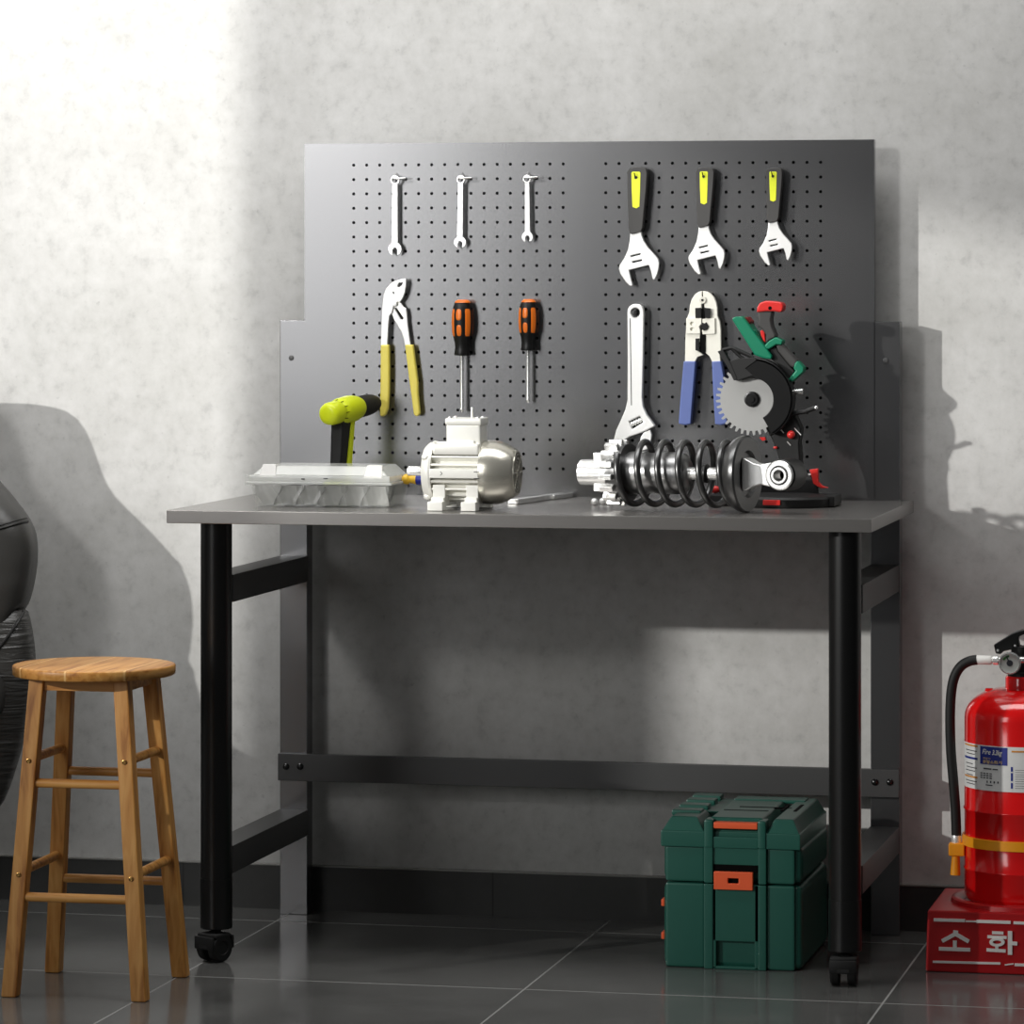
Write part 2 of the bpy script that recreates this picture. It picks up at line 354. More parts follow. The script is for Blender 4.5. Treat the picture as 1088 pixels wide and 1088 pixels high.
for i, lx in enumerate(LEGX):
    MB().lathe((lx, LY, .0545), (0, 0, 1), [(0, 0), (0, .0262), (.0015, .0274), (.085, .0274), (.0852, .0268), (TOP - .077, .0268), (TOP - .077, 0)], 36).build('leg', 'leg', bench)
    a = (-.5, .06)[i]; R = Matrix.Translation((lx, LY - .012, 0)) @ Matrix.Rotation(a, 4, 'Z')
    k = MB()
    k.cyl((lx, LY, .046), (lx, LY, .0548), .008, None, 16)
    b2 = MB(); b2.lathe((-.0095, 0, .0243), (1, 0, 0), [(0, .0), (0, .0268), (.019, .0268), (.019, 0)], 20, 0, math.pi, up=(0, 1, .0)); 
    b2.box(-.0225, .0225, -.020, .020, .040, .0485, .004)
    b2.box(-.0225, .0225, -.0262, -.0215, .022, .044, .002); b2.box(-.0225, .0225, .0215, .0262, .022, .044, .002)
    me = bpy.data.meshes.new('t'); bmesh.ops.transform(b2.bm, matrix=R, verts=b2.bm.verts); b2.bm.to_mesh(me); b2.bm.free(); k.bm.from_mesh(me)
    c = k.build('caster', 'rubber', bench)
    for s in (-1, 1):
        wv = MB(); wv.lathe(R @ V(s * .0065, 0, .0243), R.to_3x3() @ V(s, 0, 0), [(0, 0), (0, .022), (.002, .0243), (.012, .0243), (.0155, .021), (.0155, .012), (.014, .011), (.014, 0)], 28)
        wv.build('wheel', 'rubber', c)
    for xa in ((-.5571, -.5020), (.5250, .5781))[i:i + 1]:
        for zc in (.6315, .169):
            MB().box(xa[0] + .001, xa[1] - .001, LY + .018, -.0666, zc - .0235, zc + .0235, .001).build('side_rail', 'bench', bench)
zc = (P(300, 800.5, -.079).z + P(300, 829.5, -.079).z) / 2
cb = MB().box(-.5575, .5785, -.0795, -.0668, zc - .0245, zc + .0245, .001).build('crossbar', 'bench', bench)
for u, v in ((304, 814.5), (319, 814.5), (929.5, 831), (945.3, 831)):
    p = P(u, v, -.0797)
    MB().lathe(p, (0, -1, 0), [(0, .0062), (.0015, .006), (.0038, .0035), (.0046, 0)], 16).build('bolt', 'bolt', cb)
# ------------------------------------------------------------------ tools on the pegboard
def arc(cx, cy, r, a0, a1, n, ry=None):
    ry = r if ry is None else ry
    return [(cx + r * math.cos(math.radians(a0 + (a1 - a0) * k / n)), cy - ry * math.sin(math.radians(a0 + (a1 - a0) * k / n))) for k in range(n + 1)]
# three small combination wrenches on chrome hooks
YW = -.086
CW = [(419.5, 191.3, 4.9, 3.3, 419.4, 264.5, 7.0, 'longest small chrome combination wrench, hanging leftmost on the pegboard above the yellow pliers'),
      (489.3, 190.8, 4.6, 3.2, 488.6, 257.4, 6.3, 'middle-length small chrome wrench hanging second from left above an orange screwdriver'),
      (559.6, 190.2, 4.3, 2.9, 560.2, 251.6, 5.9, 'shortest small chrome wrench, hanging third from left, nearest the yellow-handled ones')]
HL = ['chrome pegboard hook holding the leftmost and longest small wrench', 'chrome pegboard hook holding the middle small wrench', 'chrome pegboard hook holding the shortest small wrench']
for k, (rx, ry, rr, sw, jx, jy, jr, lab) in enumerate(CW):
    t = thing('combination_wrench', lab, 'wrench', P(rx, ry, YW), 'small combination wrenches on hooks')
    m = MB(); m.pplate(YW, [(rx - sw * .8, ry + rr * .8), (rx + sw * .9, ry + rr * .8), (jx + sw, jy - jr * .6), (jx - sw, jy - jr * .6)], .004)
    m.build('shaft', 'chrome', t, bevel=.0008)
    m = MB(); m.pplate(YW - .001, arc(rx, ry, rr, 0, 352, 22), .006, [arc(rx, ry, rr * .62, 0, 340, 16)]); m.build('ring_end', 'chrome', t, bevel=.0005)
    ol = arc(jx, jy, jr, -62, 242 - 0, 20)                           # open towards the bottom
    inn = [(jx - jr * .42, jy + jr * 1.0), (jx - jr * .38, jy + jr * .1), (jx - jr * .1, jy - jr * .25), (jx + jr * .25, jy - jr * .15), (jx + jr * .42, jy + jr * .2), (jx + jr * .36, jy + jr * 1.02)]
    ol = arc(jx, jy, jr, -70, 250, 22) + inn
    m = MB(); m.pplate(YW - .0005, ol, .005); m.build('open_jaw', 'chrome', t, bevel=.0005)
    h = MB(); a = P(rx - 3.2, ry - 1.6, YW - .0055); bq = P(rx + 11.5, ry - 1.9, YW - .0055)
    h.cyl(a, bq, .0017, None, 10, .0005); 
    q = P(rx + 5.5, ry - 1.8, YW - .0055)
    h.tube([q, q + V(0, .012, .001), V(q.x, YB + .001, q.z)], .0016, 8)
    q = P(rx - .6, ry - 1.5, YW - .0055); h.tube([q, q + V(0, .006, .004), V(q.x - .001, YB + .0005, q.z + .0105)], .0009, 8)
    tag(h.build('pegboard_hook', 'chrome', loc=(q.x, YB, q.z)), HL[k], 'hook', 'pegboard hooks')
# adjustable wrenches with black sleeve and lime inlay: outline read at scale 7.25 about the handle top
AO = lambda L: [((x - 265) / 7.25, (y - 125) / 7.25) for x, y in L]
HEAD = AO([(215, 636), (298, 612), (303, 650), (318, 695), (350, 745), (400, 800), (428, 832), (437, 862), (434, 905), (422, 955), (400, 998), (386, 985), (375, 930), (358, 882), (340, 886), (205, 920), (218, 980), (233, 1033), (226, 1042), (212, 1042), (180, 1012), (140, 952), (127, 910), (133, 882), (168, 830), (198, 762), (211, 690)])
SLEEVE = AO([(190, 172), (197, 150), (215, 135), (245, 126), (300, 126), (325, 133), (340, 148), (346, 175), (338, 300), (322, 470), (312, 590), (300, 622), (216, 645), (202, 600), (196, 400)])
INL = AO([(224, 172), (232, 163), (285, 163), (294, 172), (291, 300), (286, 432), (262, 446), (232, 434), (226, 300)])
SL1 = AO([(218, 808), (292, 790), (297, 802), (222, 822)]); SL2 = AO([(230, 853), (303, 838), (308, 850), (234, 868)])
HOLE = [((258 + 12 * math.cos(a) - 265) / 7.25, (207 + 13 * math.sin(a) - 125) / 7.25) for a in [i * math.pi / 6 for i in range(12)]]
AL = ['largest adjustable wrench with black handle and lime inlay, leftmost of the yellow-handled row',
      'middle-size adjustable wrench with lime inlay, hanging above the blue-handled crimper',
      'smallest adjustable wrench with lime inlay, rightmost tool in the pegboard top row']
for (ox, oy, sc), lab in zip(((676.5, 177.2, 1.0), (748.5, 177.4, .902), (822.0, 178.0, .822)), AL):
    Y = -.092
    t = thing('adjustable_wrench', lab, 'wrench', P(ox, oy, Y), 'lime inlay adjustable wrenches')
    a = dict(sc=sc, off=(ox, oy))
    hd = MB().pplate(Y + .003, HEAD, .009, [SL1, SL2], **a).build('jaw_head', 'steel', t, bevel=.0010)
    MB().pplate(Y + .006, AO([(215, 785), (300, 765), (318, 858), (225, 880)]), .003, **a).build('worm_screw', 'bolt', t)
    sl = MB().pplate(Y - .002, SLEEVE, .018, **a).build('handle_sleeve', 'grey', t, bevel=.0032)
    MB().pplate(Y - .0026, INL, .003, [HOLE], **a).build('handle_inlay', 'limey', t, bevel=.0004)
    m = MB(); c = P(ox - 1 * sc, oy + 11.3 * sc, Y); m.cyl(c + V(0, -.008, 0), V(c.x, YB, c.z), .0013, None, 8)
    m.tube([c + V(0, -.007, 0), c + V(-.0005, -.0075, .004), c + V(-.0015, -.0075, .008)], .001, 8)
    tag(m.build('pegboard_hook', 'bolt', loc=(c.x, YB, c.z)), {0: 'small dark hook through the largest lime-inlay wrench handle', 1: 'small dark hook through the middle lime-inlay wrench handle', 2: 'small dark hook through the smallest lime-inlay wrench handle'}[AL.index(lab)], 'hook', 'pegboard hooks')
# large chrome adjustable wrench (scale 6.4 about 650,310)
BO = lambda L: [(650 + x / 6.4, 310 + y / 6.4) for x, y in L]
Y = -.095
t = thing('large_adjustable_wrench', 'long all-chrome adjustable wrench hanging head down behind the shock absorber', 'wrench', P(675, 330, Y))
MB().pplate(Y, BO([(105, 140), (108, 118), (120, 98), (140, 86), (162, 82), (186, 86), (205, 98), (215, 118), (218, 150), (214, 450), (207, 720), (214, 780), (238, 835), (268, 875), (294, 912), (240, 940), (180, 965), (120, 985), (80, 1015), (60, 1080), (50, 1110), (25, 1110), (12, 1060), (14, 1000), (30, 940), (62, 870), (92, 800), (106, 735), (107, 450)]),
            .012, [[(650 + (160 + 30 * math.cos(q)) / 6.4, 310 + (142 + 32 * math.sin(q)) / 6.4) for q in [i * math.pi / 8 for i in range(16)]], BO([(118, 880), (190, 845), (214, 888), (140, 935)])]).build('wrench_body', 'steel', t, bevel=.0016)
m = MB()
for q in range(5):
    c0 = P(*BO([(140 + q * 0 + (q - 2) * 6 + 20, 880 + (q - 2) * 12 + 12)])[0], Y + .004)
a0 = P(*BO([(132, 876)])[0], Y + .005); a1 = P(*BO([(150, 922)])[0], Y + .005)
m = MB(); b0 = P(*BO([(128, 903)])[0], Y + .005); b1 = P(*BO([(204, 868)])[0], Y + .005); d = (b1 - b0)
prof = []
for q in range(9): prof += [(d.length * q / 9, .0046 if q % 2 else .0032), (d.length * (q + 1) / 9 - .0001, .0046 if q % 2 else .0032)]
m.lathe(b0, d, prof, 16); m.build('worm_screw', 'chrome', t)
MB().pplate(Y + .002, BO([(215, 958), (262, 938), (272, 975), (262, 1030), (240, 1070), (205, 1080), (188, 1040), (196, 990)]), .009).build('sliding_jaw', 'steel', t, bevel=.0012)
MB().pplate(Y - .0004, BO([(122, 180), (127, 180), (136, 772), (131, 772)]), .001).build('engraved_line', 'bolt', t)
c = P(*BO([(158, 135)])[0], Y)
h = MB(); h.box(c.x - .0035, c.x + .0035, c.y - .004, YB, c.z - .006, c.z + .0025, .0008); h.box(c.x - .003, c.x + .011, YB - .004, YB, c.z - .002, c.z + .004, .0005)
tag(h.build('pegboard_hook', 'bolt', loc=(c.x, YB, c.z)), 'dark peg through the hanging hole of the long chrome wrench', 'hook', 'pegboard hooks')
# water pump pliers (scale 6.6 about 395,285)
KO = lambda L: [(395 + x / 6.6, 285 + y / 6.6) for x, y in L]
Y = -.090
t = thing('slip_joint_pliers', 'steel slip joint pliers with pale yellow grips, hanging open on the pegboard left', 'pliers', P(425, 330, Y))
MB().pplate(Y, KO([(70, 330), (74, 262), (82, 190), (98, 145), (125, 112), (155, 92), (200, 77), (232, 71), (241, 82), (240, 115), (230, 175), (214, 212), (196, 240), (178, 236), (150, 270), (140, 312), (122, 335), (114, 420), (108, 542), (62, 542), (66, 440)]), .007,
            [KO([(178, 128), (188, 105), (216, 97), (212, 115), (190, 134)]), KO([(146, 166), (152, 164), (158, 180), (152, 184)])]).build('fixed_jaw_arm', 'steel', t, bevel=.001)
MB().pplate(Y + .0045, KO([(138, 318), (146, 262), (178, 232), (200, 238), (222, 272), (240, 280), (246, 320), (252, 400), (262, 470), (272, 542), (232, 542), (222, 490), (206, 445), (180, 400), (156, 362)]), .006,
            [KO([(160, 280), (172, 278), (222, 350), (212, 362), (200, 356)])]).build('sliding_jaw_arm', 'steel', t, bevel=.001)
c = P(*KO([(160, 250)])[0], Y); MB().lathe(c, (0, -1, 0), [(-.002, .0045), (.001, .0042), (.0015, 0)], 16).build('pivot', 'steel', t)
MB().pplate(Y - .003, KO([(61, 536), (119, 536), (121, 700), (120, 850), (112, 985), (98, 1025), (76, 1042), (56, 1036), (56, 960), (60, 780)]), .012).build('grip', 'yellow', t, bevel=.004)
MB().pplate(Y - .001, KO([(231, 536), (287, 536), (300, 640), (321, 800), (322, 880), (335, 1015), (328, 1034), (310, 1040), (293, 1026), (280, 920), (258, 760)]), .012).build('grip', 'yellow', t, bevel=.004)
c = P(*KO([(200, 112)])[0], Y); h = MB().cyl(c + V(0, -.004, .0), V(c.x, YB, c.z), .0012, None, 8).tube([c + V(0, -.004, 0), c + V(0, -.0045, .003)], .0012, 8)
tag(h.build('pegboard_hook', 'bolt', loc=(c.x, YB, c.z)), 'small dark peg through the jaw of the yellow-grip pliers', 'hook', 'pegboard hooks')
# screwdrivers
SD = [(490.9, 1.0, 318.8, 438.5, 'larger orange and black screwdriver hanging on the pegboard above the motor'),
      (561.0, .92, 318.2, 428.0, 'smaller orange and black screwdriver hanging right of the other, no motor beneath')]
for cx, sc, v0, v1, lab in SD:
    Y = YB - .021; S = 1 / 591.8
    top = P(cx, v0, Y); t = thing('screwdriver', lab, 'screwdriver', top, 'orange screwdrivers')
    hp = [(0, 0), (0, 5.5), (1.2, 7), (4, 8.2), (8, 9.6), (15, 10.5), (24, 10.8), (34, 10.3), (40, 9.2), (45, 7.9), (50, 7.4), (54, 7.8), (57, 8.4), (59, 8.0), (59.3, 0)]
    prof = [(a * S * sc, r * S * sc) for a, r in hp]
    hdl = MB().lathe(top, (0, 0, -1), prof, 32, up=(0, -1, 0)).build('handle', 'black', t)
    def rad(a):
        for (a0, r0), (a1, r1) in zip(hp, hp[1:]):
            if a0 <= a <= a1 and a1 > a0: return r0 + (r1 - r0) * (a - a0) / (a1 - a0)
        return 8
    def patch(a0, a1, c, hw, name='inlay', oval=False):
        mb = MB(); bm = mb.bm; rows = []
        n = 10
        for i in range(n + 1):
            a = a0 + (a1 - a0) * i / n; f = (math.sqrt(max(0.02, 1 - (2 * i / n - 1) ** 4)) if oval else (1 if 0 < i < n else .75))
            row = []
            for k in range(7):
                th = math.radians(c + hw * f * (k / 3 - 1)); r = (rad(a) + (.35 if 0 < k < 6 and 0 < i < n else -.3)) * S * sc
                row.append(bm.verts.new(top + V(math.sin(th) * r, -math.cos(th) * r, -a * S * sc)))
            rows.append(row)
        for A, B in zip(rows, rows[1:]):
            for k in range(6): bm.faces.new((A[k], A[k + 1], B[k + 1], B[k]))
        return mb.build(name, 'orange', hdl)
    patch(9, 22, -8, 20, oval=True); patch(26, 39, -6, 18, oval=True)
    patch(8, 40, -62, 26); patch(8, 40, 52, 24); patch(8, 40, 150, 24); patch(8, 40, -150, 24)
    MB().lathe(top + V(.001, 0, .0006), (0, 0, -1), [(0, 0), (0, 5.4 * S * sc), (1.4 * S, 7.6 * S * sc), (3.2 * S, 8.6 * S * sc), (3.3 * S, 0)], 24).build('end_cap', 'orange', hdl)
    L = (v1 - v0) * S
    MB().lathe(top, (0, 0, -1), [(58 * S * sc, 0), (58 * S * sc, 1.9 * S), (L - 4 * S, 1.9 * S), (L - 3 * S, 2.2 * S), (L - 1.5 * S, 1.6 * S), (L, .7 * S), (L, 0)], 16).build('shaft', 'chrome', t)
    zc = top.z - 12 * S
    h = MB().cyl((top.x, Y + .0165, zc), (top.x, YB, zc), .003, None, 8).tube([V(top.x - .004, Y + .018, zc - .001), V(top.x + .004, Y + .018, zc - .001)], .0015, 6)
    tag(h.build('pegboard_clip', 'bolt', loc=(top.x, YB, zc)), 'small clip behind the handle of the ' + ('larger' if cx < 500 else 'smaller') + ' orange screwdriver', 'hook', 'pegboard hooks')
# crimping tool (scale 6.8 about 715,300)
QO = lambda L: [(715 + x / 6.8, 300 + y / 6.8) for x, y in L]
Y = -.092
t = thing('crimping_tool', 'pale steel crimping tool with blue grips hanging left of the saw', 'crimper', P(746, 310, Y))
MB().pplate(Y, QO([(118, 215), (122, 165), (136, 120), (160, 85), (185, 68), (212, 62), (206, 180), (212, 262), (200, 300), (196, 400), (188, 500), (222, 524), (178, 540), (158, 578), (86, 578), (90, 400), (98, 275), (106, 245)]), .009,
            [QO([(176, 195), (200, 195), (200, 255), (176, 255)])]).build('jaw_arm', 'crimp', t, bevel=.001)
MB().pplate(Y + .002, QO([(214, 62), (245, 66), (272, 80), (298, 110), (313, 145), (320, 180), (322, 242), (338, 280), (346, 340), (348, 480), (340, 520), (344, 576), (284, 578), (262, 532), (232, 508), (236, 420), (240, 300), (232, 262), (228, 180)]), .009,
            [QO([(236, 195), (264, 195), (264, 255), (236, 255)])]).build('jaw_arm', 'crimp', t, bevel=.001)
MB().pplate(Y + .006, QO([(150, 180), (285, 180), (285, 265), (250, 300), (240, 500), (196, 510), (168, 500), (166, 400), (190, 330), (150, 265)]), .006).build('die_block', 'bolt', t)
MB().pplate(Y - .0035, QO([(96, 258), (206, 258), (206, 300), (188, 320), (196, 345), (196, 372), (94, 372)]), .004, [[(715 + (138 + 14 * math.cos(q)) / 6.8, 300 + (298 + 14 * math.sin(q)) / 6.8) for q in [i * math.pi / 5 for i in range(10)]], [(715 + (138 + 14 * math.cos(q)) / 6.8, 300 + (340 + 14 * math.sin(q)) / 6.8) for q in [i * math.pi / 5 for i in range(10)]]]).build('stripper_plate', 'crimp', t, bevel=.0005)
MB().pplate(Y - .0015, QO([(212, 264), (302, 258), (304, 372), (214, 376), (210, 345), (245, 330), (248, 305), (212, 292)]), .004).build('stripper_plate', 'crimp', t, bevel=.0005)
for L_ in ([(160, 185), (202, 183), (202, 258), (162, 258)], [(228, 183), (270, 188), (270, 258), (230, 258)], [(162, 405), (190, 405), (184, 425), (192, 440), (184, 455), (192, 470), (186, 498), (162, 490)], [(206, 296), (222, 300), (240, 288), (248, 302), (258, 318), (246, 340), (222, 350), (204, 330)]):
    MB().pplate(Y - .0042, QO(L_), .004).build('die', 'bolt', t, bevel=.0004)
MB().pplate(Y - .0008, QO([(206, 190), (224, 190), (222, 262), (206, 262)]), .004).build('jaw_gap_shade', 'dark', t); MB().pplate(Y - .0004, QO([(196, 380), (232, 382), (234, 500), (222, 518), (196, 500)]), .003).build('jaw_gap_shade', 'dark', t)  # dark plates paint the shade between the jaws
c = P(*QO([(212, 128)])[0], Y); m = MB().ring(c + V(0, .001, 0), (0, -1, 0), .0062, .0042, .0025, 24); m.lathe(c + V(0, .001, 0), (0, -1, 0), [(0, .0042), (.0015, .0036), (.002, 0)], 20); m.build('pivot', 'crimp', t)
MB().pplate(Y - .003, QO([(76, 570), (164, 570), (150, 760), (126, 1026), (84, 1032), (40, 1022), (56, 800)]), .016).build('grip', 'blue', t, bevel=.002)
MB().pplate(Y - .001, QO([(280, 572), (346, 568), (362, 640), (390, 1022), (345, 1032), (304, 1026), (290, 800)]), .016).build('grip', 'blue', t, bevel=.002)
h = MB().cyl(c + V(0, -.002, -.0), V(c.x, YB, c.z), .0022, None, 8)
tag(h.build('pegboard_hook', 'bolt', loc=(c.x, YB, c.z)), 'peg behind the pivot of the blue-grip crimping tool', 'hook', 'pegboard hooks')
# ------------------------------------------------------------------ organizer case on the table
yf, yb_ = -.482, -.345
t = thing('organizer_case', 'clear plastic compartment organizer case at the left end of the tabletop', 'storage case', ((G(340, 538, TOP)).x, (yf + yb_) / 2, TOP))
xl0, xr0 = P(272, 537, yf).x, P(410, 538, yf).x; xl1, xr1 = P(266, 514, yf).x, P(414, 514, yf).x
zr0, zr1, zl = P(340, 515, yf).z, P(340, 505.5, yf).z, P(340, 495.5, yf).z
def open_box(x0, x1, y0, y1, z0, X0, X1, Y0, Y1, z1, th):
    mb = MB(); bm = mb.bm
    o0 = [bm.verts.new(p) for p in ((x0, y0, z0), (x1, y0, z0), (x1, y1, z0), (x0, y1, z0))]
    o1 = [bm.verts.new(p) for p in ((X0, Y0, z1), (X1, Y0, z1), (X1, Y1, z1), (X0, Y1, z1))]
    i1 = [bm.verts.new(p) for p in ((X0 + th, Y0 + th, z1), (X1 - th, Y0 + th, z1), (X1 - th, Y1 - th, z1), (X0 + th, Y1 - th, z1))]
    i0 = [bm.verts.new(p) for p in ((x0 + th, y0 + th, z0 + th), (x1 - th, y0 + th, z0 + th), (x1 - th, y1 - th, z0 + th), (x0 + th, y1 - th, z0 + th))]
    for A, B in ((o0, o1), (o1, i1), (i1, i0)):
        for k in range(4): bm.faces.new((A[k], A[(k + 1) % 4], B[(k + 1) % 4], B[k]))
    bm.faces.new(o0); bm.faces.new(i0); return mb
tray = open_box(xl0, xr0, yf + .006, yb_ - .006, TOP + .0003, xl1, xr1, yf, yb_, zr0, .0016).build('tray', 'clear', t, bevel=.001)
n = 6
for k in range(1, n):
    xx = xl0 + (xr0 - xl0) * k / n
    m = MB(); bm = m.bm; prev = None
    for q in range(9):
        f = q / 8; x = xx - .009 * math.cos(f * math.pi) * .8 - .002; z = TOP + .003 + f * (zr0 - TOP - .006)
        y0 = yf + .0085 - .004 * f; y1 = yb_ - .0085 + .004 * f
        ring = [bm.verts.new(p) for p in ((x, y0, z), (x + .0014, y0, z), (x + .0014, y1, z), (x, y1, z))]
        if prev:
            for e in range(4): bm.faces.new((prev[e], prev[(e + 1) % 4], ring[(e + 1) % 4], ring[e]))
        else: bm.faces.new(ring)
        prev = ring
    bm.faces.new(prev); m.build('divider', 'shade_tint', t)  # dividers tinted dark to stand in for shading in the clear plastic
for k in range(n):                                                  # fluted front of each compartment
    m = MB(); bm = m.bm; prev = None
    for q in range(9):
        f = q / 8; row = []
        for r_ in range(7):
            g_ = r_ / 6; x_ = (xl0 + .003) + (xr0 - xl0 - .006) * (k + f) / n
            x_ = x_ + (x_ - (xl0 + xr0) / 2) * ((xr1 - xl1) / (xr0 - xl0) - 1) * g_ + .006 * math.cos(g_ * 3.14) 
            y_ = yf + .0065 - .006 * g_ + .030 * (1 - f) ** 1.6 * f * 2.6
            row.append(bm.verts.new((max(x_, xl0 - .003), y_ + .002, TOP + .003 + g_ * (zr0 - TOP - .005))))
        if prev:
            for e in range(6): bm.faces.new((prev[e], prev[e + 1], row[e + 1], row[e]))
        prev = row
    m.build('compartment_front', 'flute', t, angle=80)
m = MB().box(P(262.5, 510, yf).x, P(421, 510, yf).x - .008, yf - .004, yb_ + .006, zr0, zr0 + .0045, .001); m.box(P(264.5, 510, yf).x, P(419, 510, yf).x - .008, yf - .002, yb_ + .004, zr0 + .0048, zr1, .0012)
m.build('rim', 'clear2', t)
lid = MB(); xa, xb = P(268, 505, yf).x, P(411, 505, yf).x
open_box_top = lid
lid.hexa([(xa, yf + .002, zr1), (xb, yf + .002, zr1), (xb, yb_ - .002, zr1), (xa, yb_ - .002, zr1)], [(xa + .016, yf + .016, zl), (xb - .016, yf + .016, zl), (xb - .016, yb_ - .012, zl), (xa + .016, yb_ - .012, zl)], .002)
lid = lid.build('lid', 'clear2', t)
for u0, u1 in ((277, 291), (388, 404)):
    a, b = P(u0, 500, yf), P(u1, 500, yf)
    MB().hexa([(a.x - .003, yf - .001, zr1 - .004), (b.x + .003, yf - .001, zr1 - .004), (b.x + .003, yf + .005, zr1 - .004), (a.x - .003, yf + .005, zr1 - .004)], [(a.x, yf + .012, zl + .002), (b.x, yf + .012, zl + .002), (b.x, yf + .022, zl + .002), (a.x, yf + .022, zl + .002)], .001).build('latch', 'white', lid)
c = P(262, 510, yf); MB().box(c.x - .007, c.x + .002, yf + .01, yf + .05, zr0 - .004, zr1, .0015).build('handle', 'clear', t)
for cx, cz_, w_, h_ in ((322, 509, .006, .0022), (346, 508.5, .008, .0016)):
    c = P(cx, cz_, yf - .0045); MB().box(c.x - w_ / 2, c.x + w_ / 2, c.y - .0008, c.y + .0006, c.z - h_ / 2, c.z + h_ / 2, .0003).build('rim_mark', 'grey', t)
# screws kept in the tray
for u, v in ((341, 533), (312, 534.5)):
    c = P(u, 534, yf + .03); m = MB()
    m.lathe((c.x - .008, yf + .03, TOP + .006), (1, .2, 0), [(0, 0), (0, .0022), (.014, .0022), (.014, .0045), (.018, .0045), (.018, 0)], 10)
    tag(m.build('screw', 'bolt', loc=(c.x, yf + .03, TOP + .002)), 'dark screw lying in the clear case, ' + ('in its middle compartments' if u > 330 else 'left of the other screw'), 'screw', 'screws in the case')
# yellow and blue stubby screwdriver beside the case
Y = -.395
tip = V(P(417, 512, Y).x, Y, P(417, 512, Y).z); hb = P(451.5, 509.5, Y)
t = thing('small_screwdriver', 'small screwdriver with yellow and blue handle leaning between the clear case and motor', 'screwdriver', (tip.x, Y, TOP))
hs = P(427.5, 509, Y); d = (hb - hs).normalized()
lo = V(P(400, 512, Y).x, Y + .03, TOP + .002)
MB().tube([lo + V(.05, .0, .03), hs], .0022, 10).build('shaft', 'bolt', t)
sh2 = MB().tube([V(hs.x - .028, Y, TOP + .0018), V(hs.x - .02, Y, TOP + .012), hs - V(.012, 0, .004), hs], .0022, 10)
MB()
sh2.build('shaft_tip', 'bolt', t)
MB().lathe(hs, d, [(0, 0), (0, .005), (.004, .0085), (.010, .009), (.014, .0062), (.018, .0068), (.024, .0088), (.027, .008), (.027, 0)], 20).build('handle', 'amber', t)
MB().lathe(hs, d, [(.025, 0), (.025, .0085), (.028, .0095), (.038, .0095), (.040, .008), (.040, 0)], 20).build('handle_cap', 'deepblue', t)
# ------------------------------------------------------------------ drill
y0 = -.285
cap = P(347.6, 440.4, y0); ang = math.radians(13.5); d = V(math.sin(ang), math.cos(ang), .085).normalized(); side = V(math.cos(ang), -math.sin(ang), 0)
upv = side.cross(d)
t = thing('cordless_drill', 'lime yellow cordless drill with black chuck standing behind the clear organizer case', 'drill', (cap.x + .02, y0 + .05, TOP))
prof = [(0, 0), (.0, .010), (.0015, .0155), (.005, .0188), (.011, .0203), (.036, .0206), (.038, .0200), (.041, .0222), (.052, .0240), (.08, .0246), (.094, .0236), (.107, .0210), (.114, .0185), (.114, 0)]
bd = MB().lathe(cap, d, prof, 36).build('motor_housing', 'lime', t)
MB().lathe(cap, d, [(.112, 0), (.112, .0186), (.118, .0196), (.150, .0192), (.168, .0170), (.180, .0135), (.184, .008), (.184, 0)], 28).build('chuck', 'rubber', t)
m = MB()
for k in range(7):
    a = math.radians(-90 + k * 30); c = cap + d * .041
    m.tube([c + (upv * math.sin(a) + side * math.cos(a)) * 0.0212 - d * .008, c + (upv * math.sin(a) + side * math.cos(a)) * .0222 + d * .004], .0006, 6)
m.build('vent_slot_shade', 'dark', bd)  # dark strips on the housing paint the shade of vent openings
h0 = cap + d * .052 - upv * .012
zb = TOP + .030
h1 = V(h0.x - .006, h0.y - .006, zb)
def rect(c, du, dv): return [c + d2 for d2 in (side * du + d * dv, side * -du + d * dv, side * -du - d * dv, side * du - d * dv)]
MB().hexa(rect(h1, .0105, .013), rect(h0, .0125, .018), .005).build('grip', 'rubber', t)
f0 = h0 + d * .021 + side * .0045; f1 = h1 + d * .017 + side * .005
MB().hexa(rect(f1, .0100, .007), rect(f0, .0095, .007), .002).build('grip_spine', 'lime', t)
q = h0 + d * .030 - upv * .016; MB().hexa(rect(q - upv * .018, .005, .003), rect(q, .006, .007), .0015).build('trigger', 'black', t)
b0 = V(h1.x, h1.y, TOP + .001); d = V(d.x, d.y, 0).normalized(); b0 = b0 + d * .01
MB().hexa(rect(b0, .024, .034), rect(b0 + V(0, 0, .026), .022, .032), .004).build('battery', 'black', t)
MB().hexa(rect(b0 + V(0, 0, .0262), .021, .030), rect(b0 + V(0, 0, .036), .014, .022), .002).build('battery_foot', 'lime', t)
# ------------------------------------------------------------------ electric motor
YM = -.488; TOP_ = TOP; TOP = TOP + .0006
c = P(490, 501.5, YM); zM = c.z; S = 1 / 628.0
X = lambda u: P(u, 501, YM).x
t = thing('electric_motor', 'silver finned electric motor with terminal box on top, standing near the table front', 'motor', (X(490), YM, TOP))
R0 = .050
bod = MB().lathe((X(463), YM, zM), (1, 0, 0), [(0, 0), (0, .0385), (X(516.5) - X(463), .0385), (X(516.5) - X(463), 0)], 48).build('stator_housing', 'alu', t)
m = MB()
for k in range(22):
    a = 2 * math.pi * (k + .5) / 22
    cA = V(0, math.sin(a), math.cos(a))
    mt = Matrix.Translation((0, YM, zM)) @ Matrix.Rotation(-a, 4, 'X')
    m.box(X(464.5), X(515), -.0019, .0019, .034, .0515, .0008, 1, mt)
m.build('cooling_fins', 'alu', bod)
m = MB(); m.box(X(464), X(515.5), YM - .0535, YM - .03, zM - .0085, zM + .0075, .0015)
m.build('side_panel', 'alu', bod)
m = MB()
for u, v in ((468.5, 503),): 
    q = P(u, v, YM - .0536); m.tube([q + V(-.001, 0, .003), q + V(.002, 0, 0), q + V(-.001, 0, -.003)], .0006, 6)
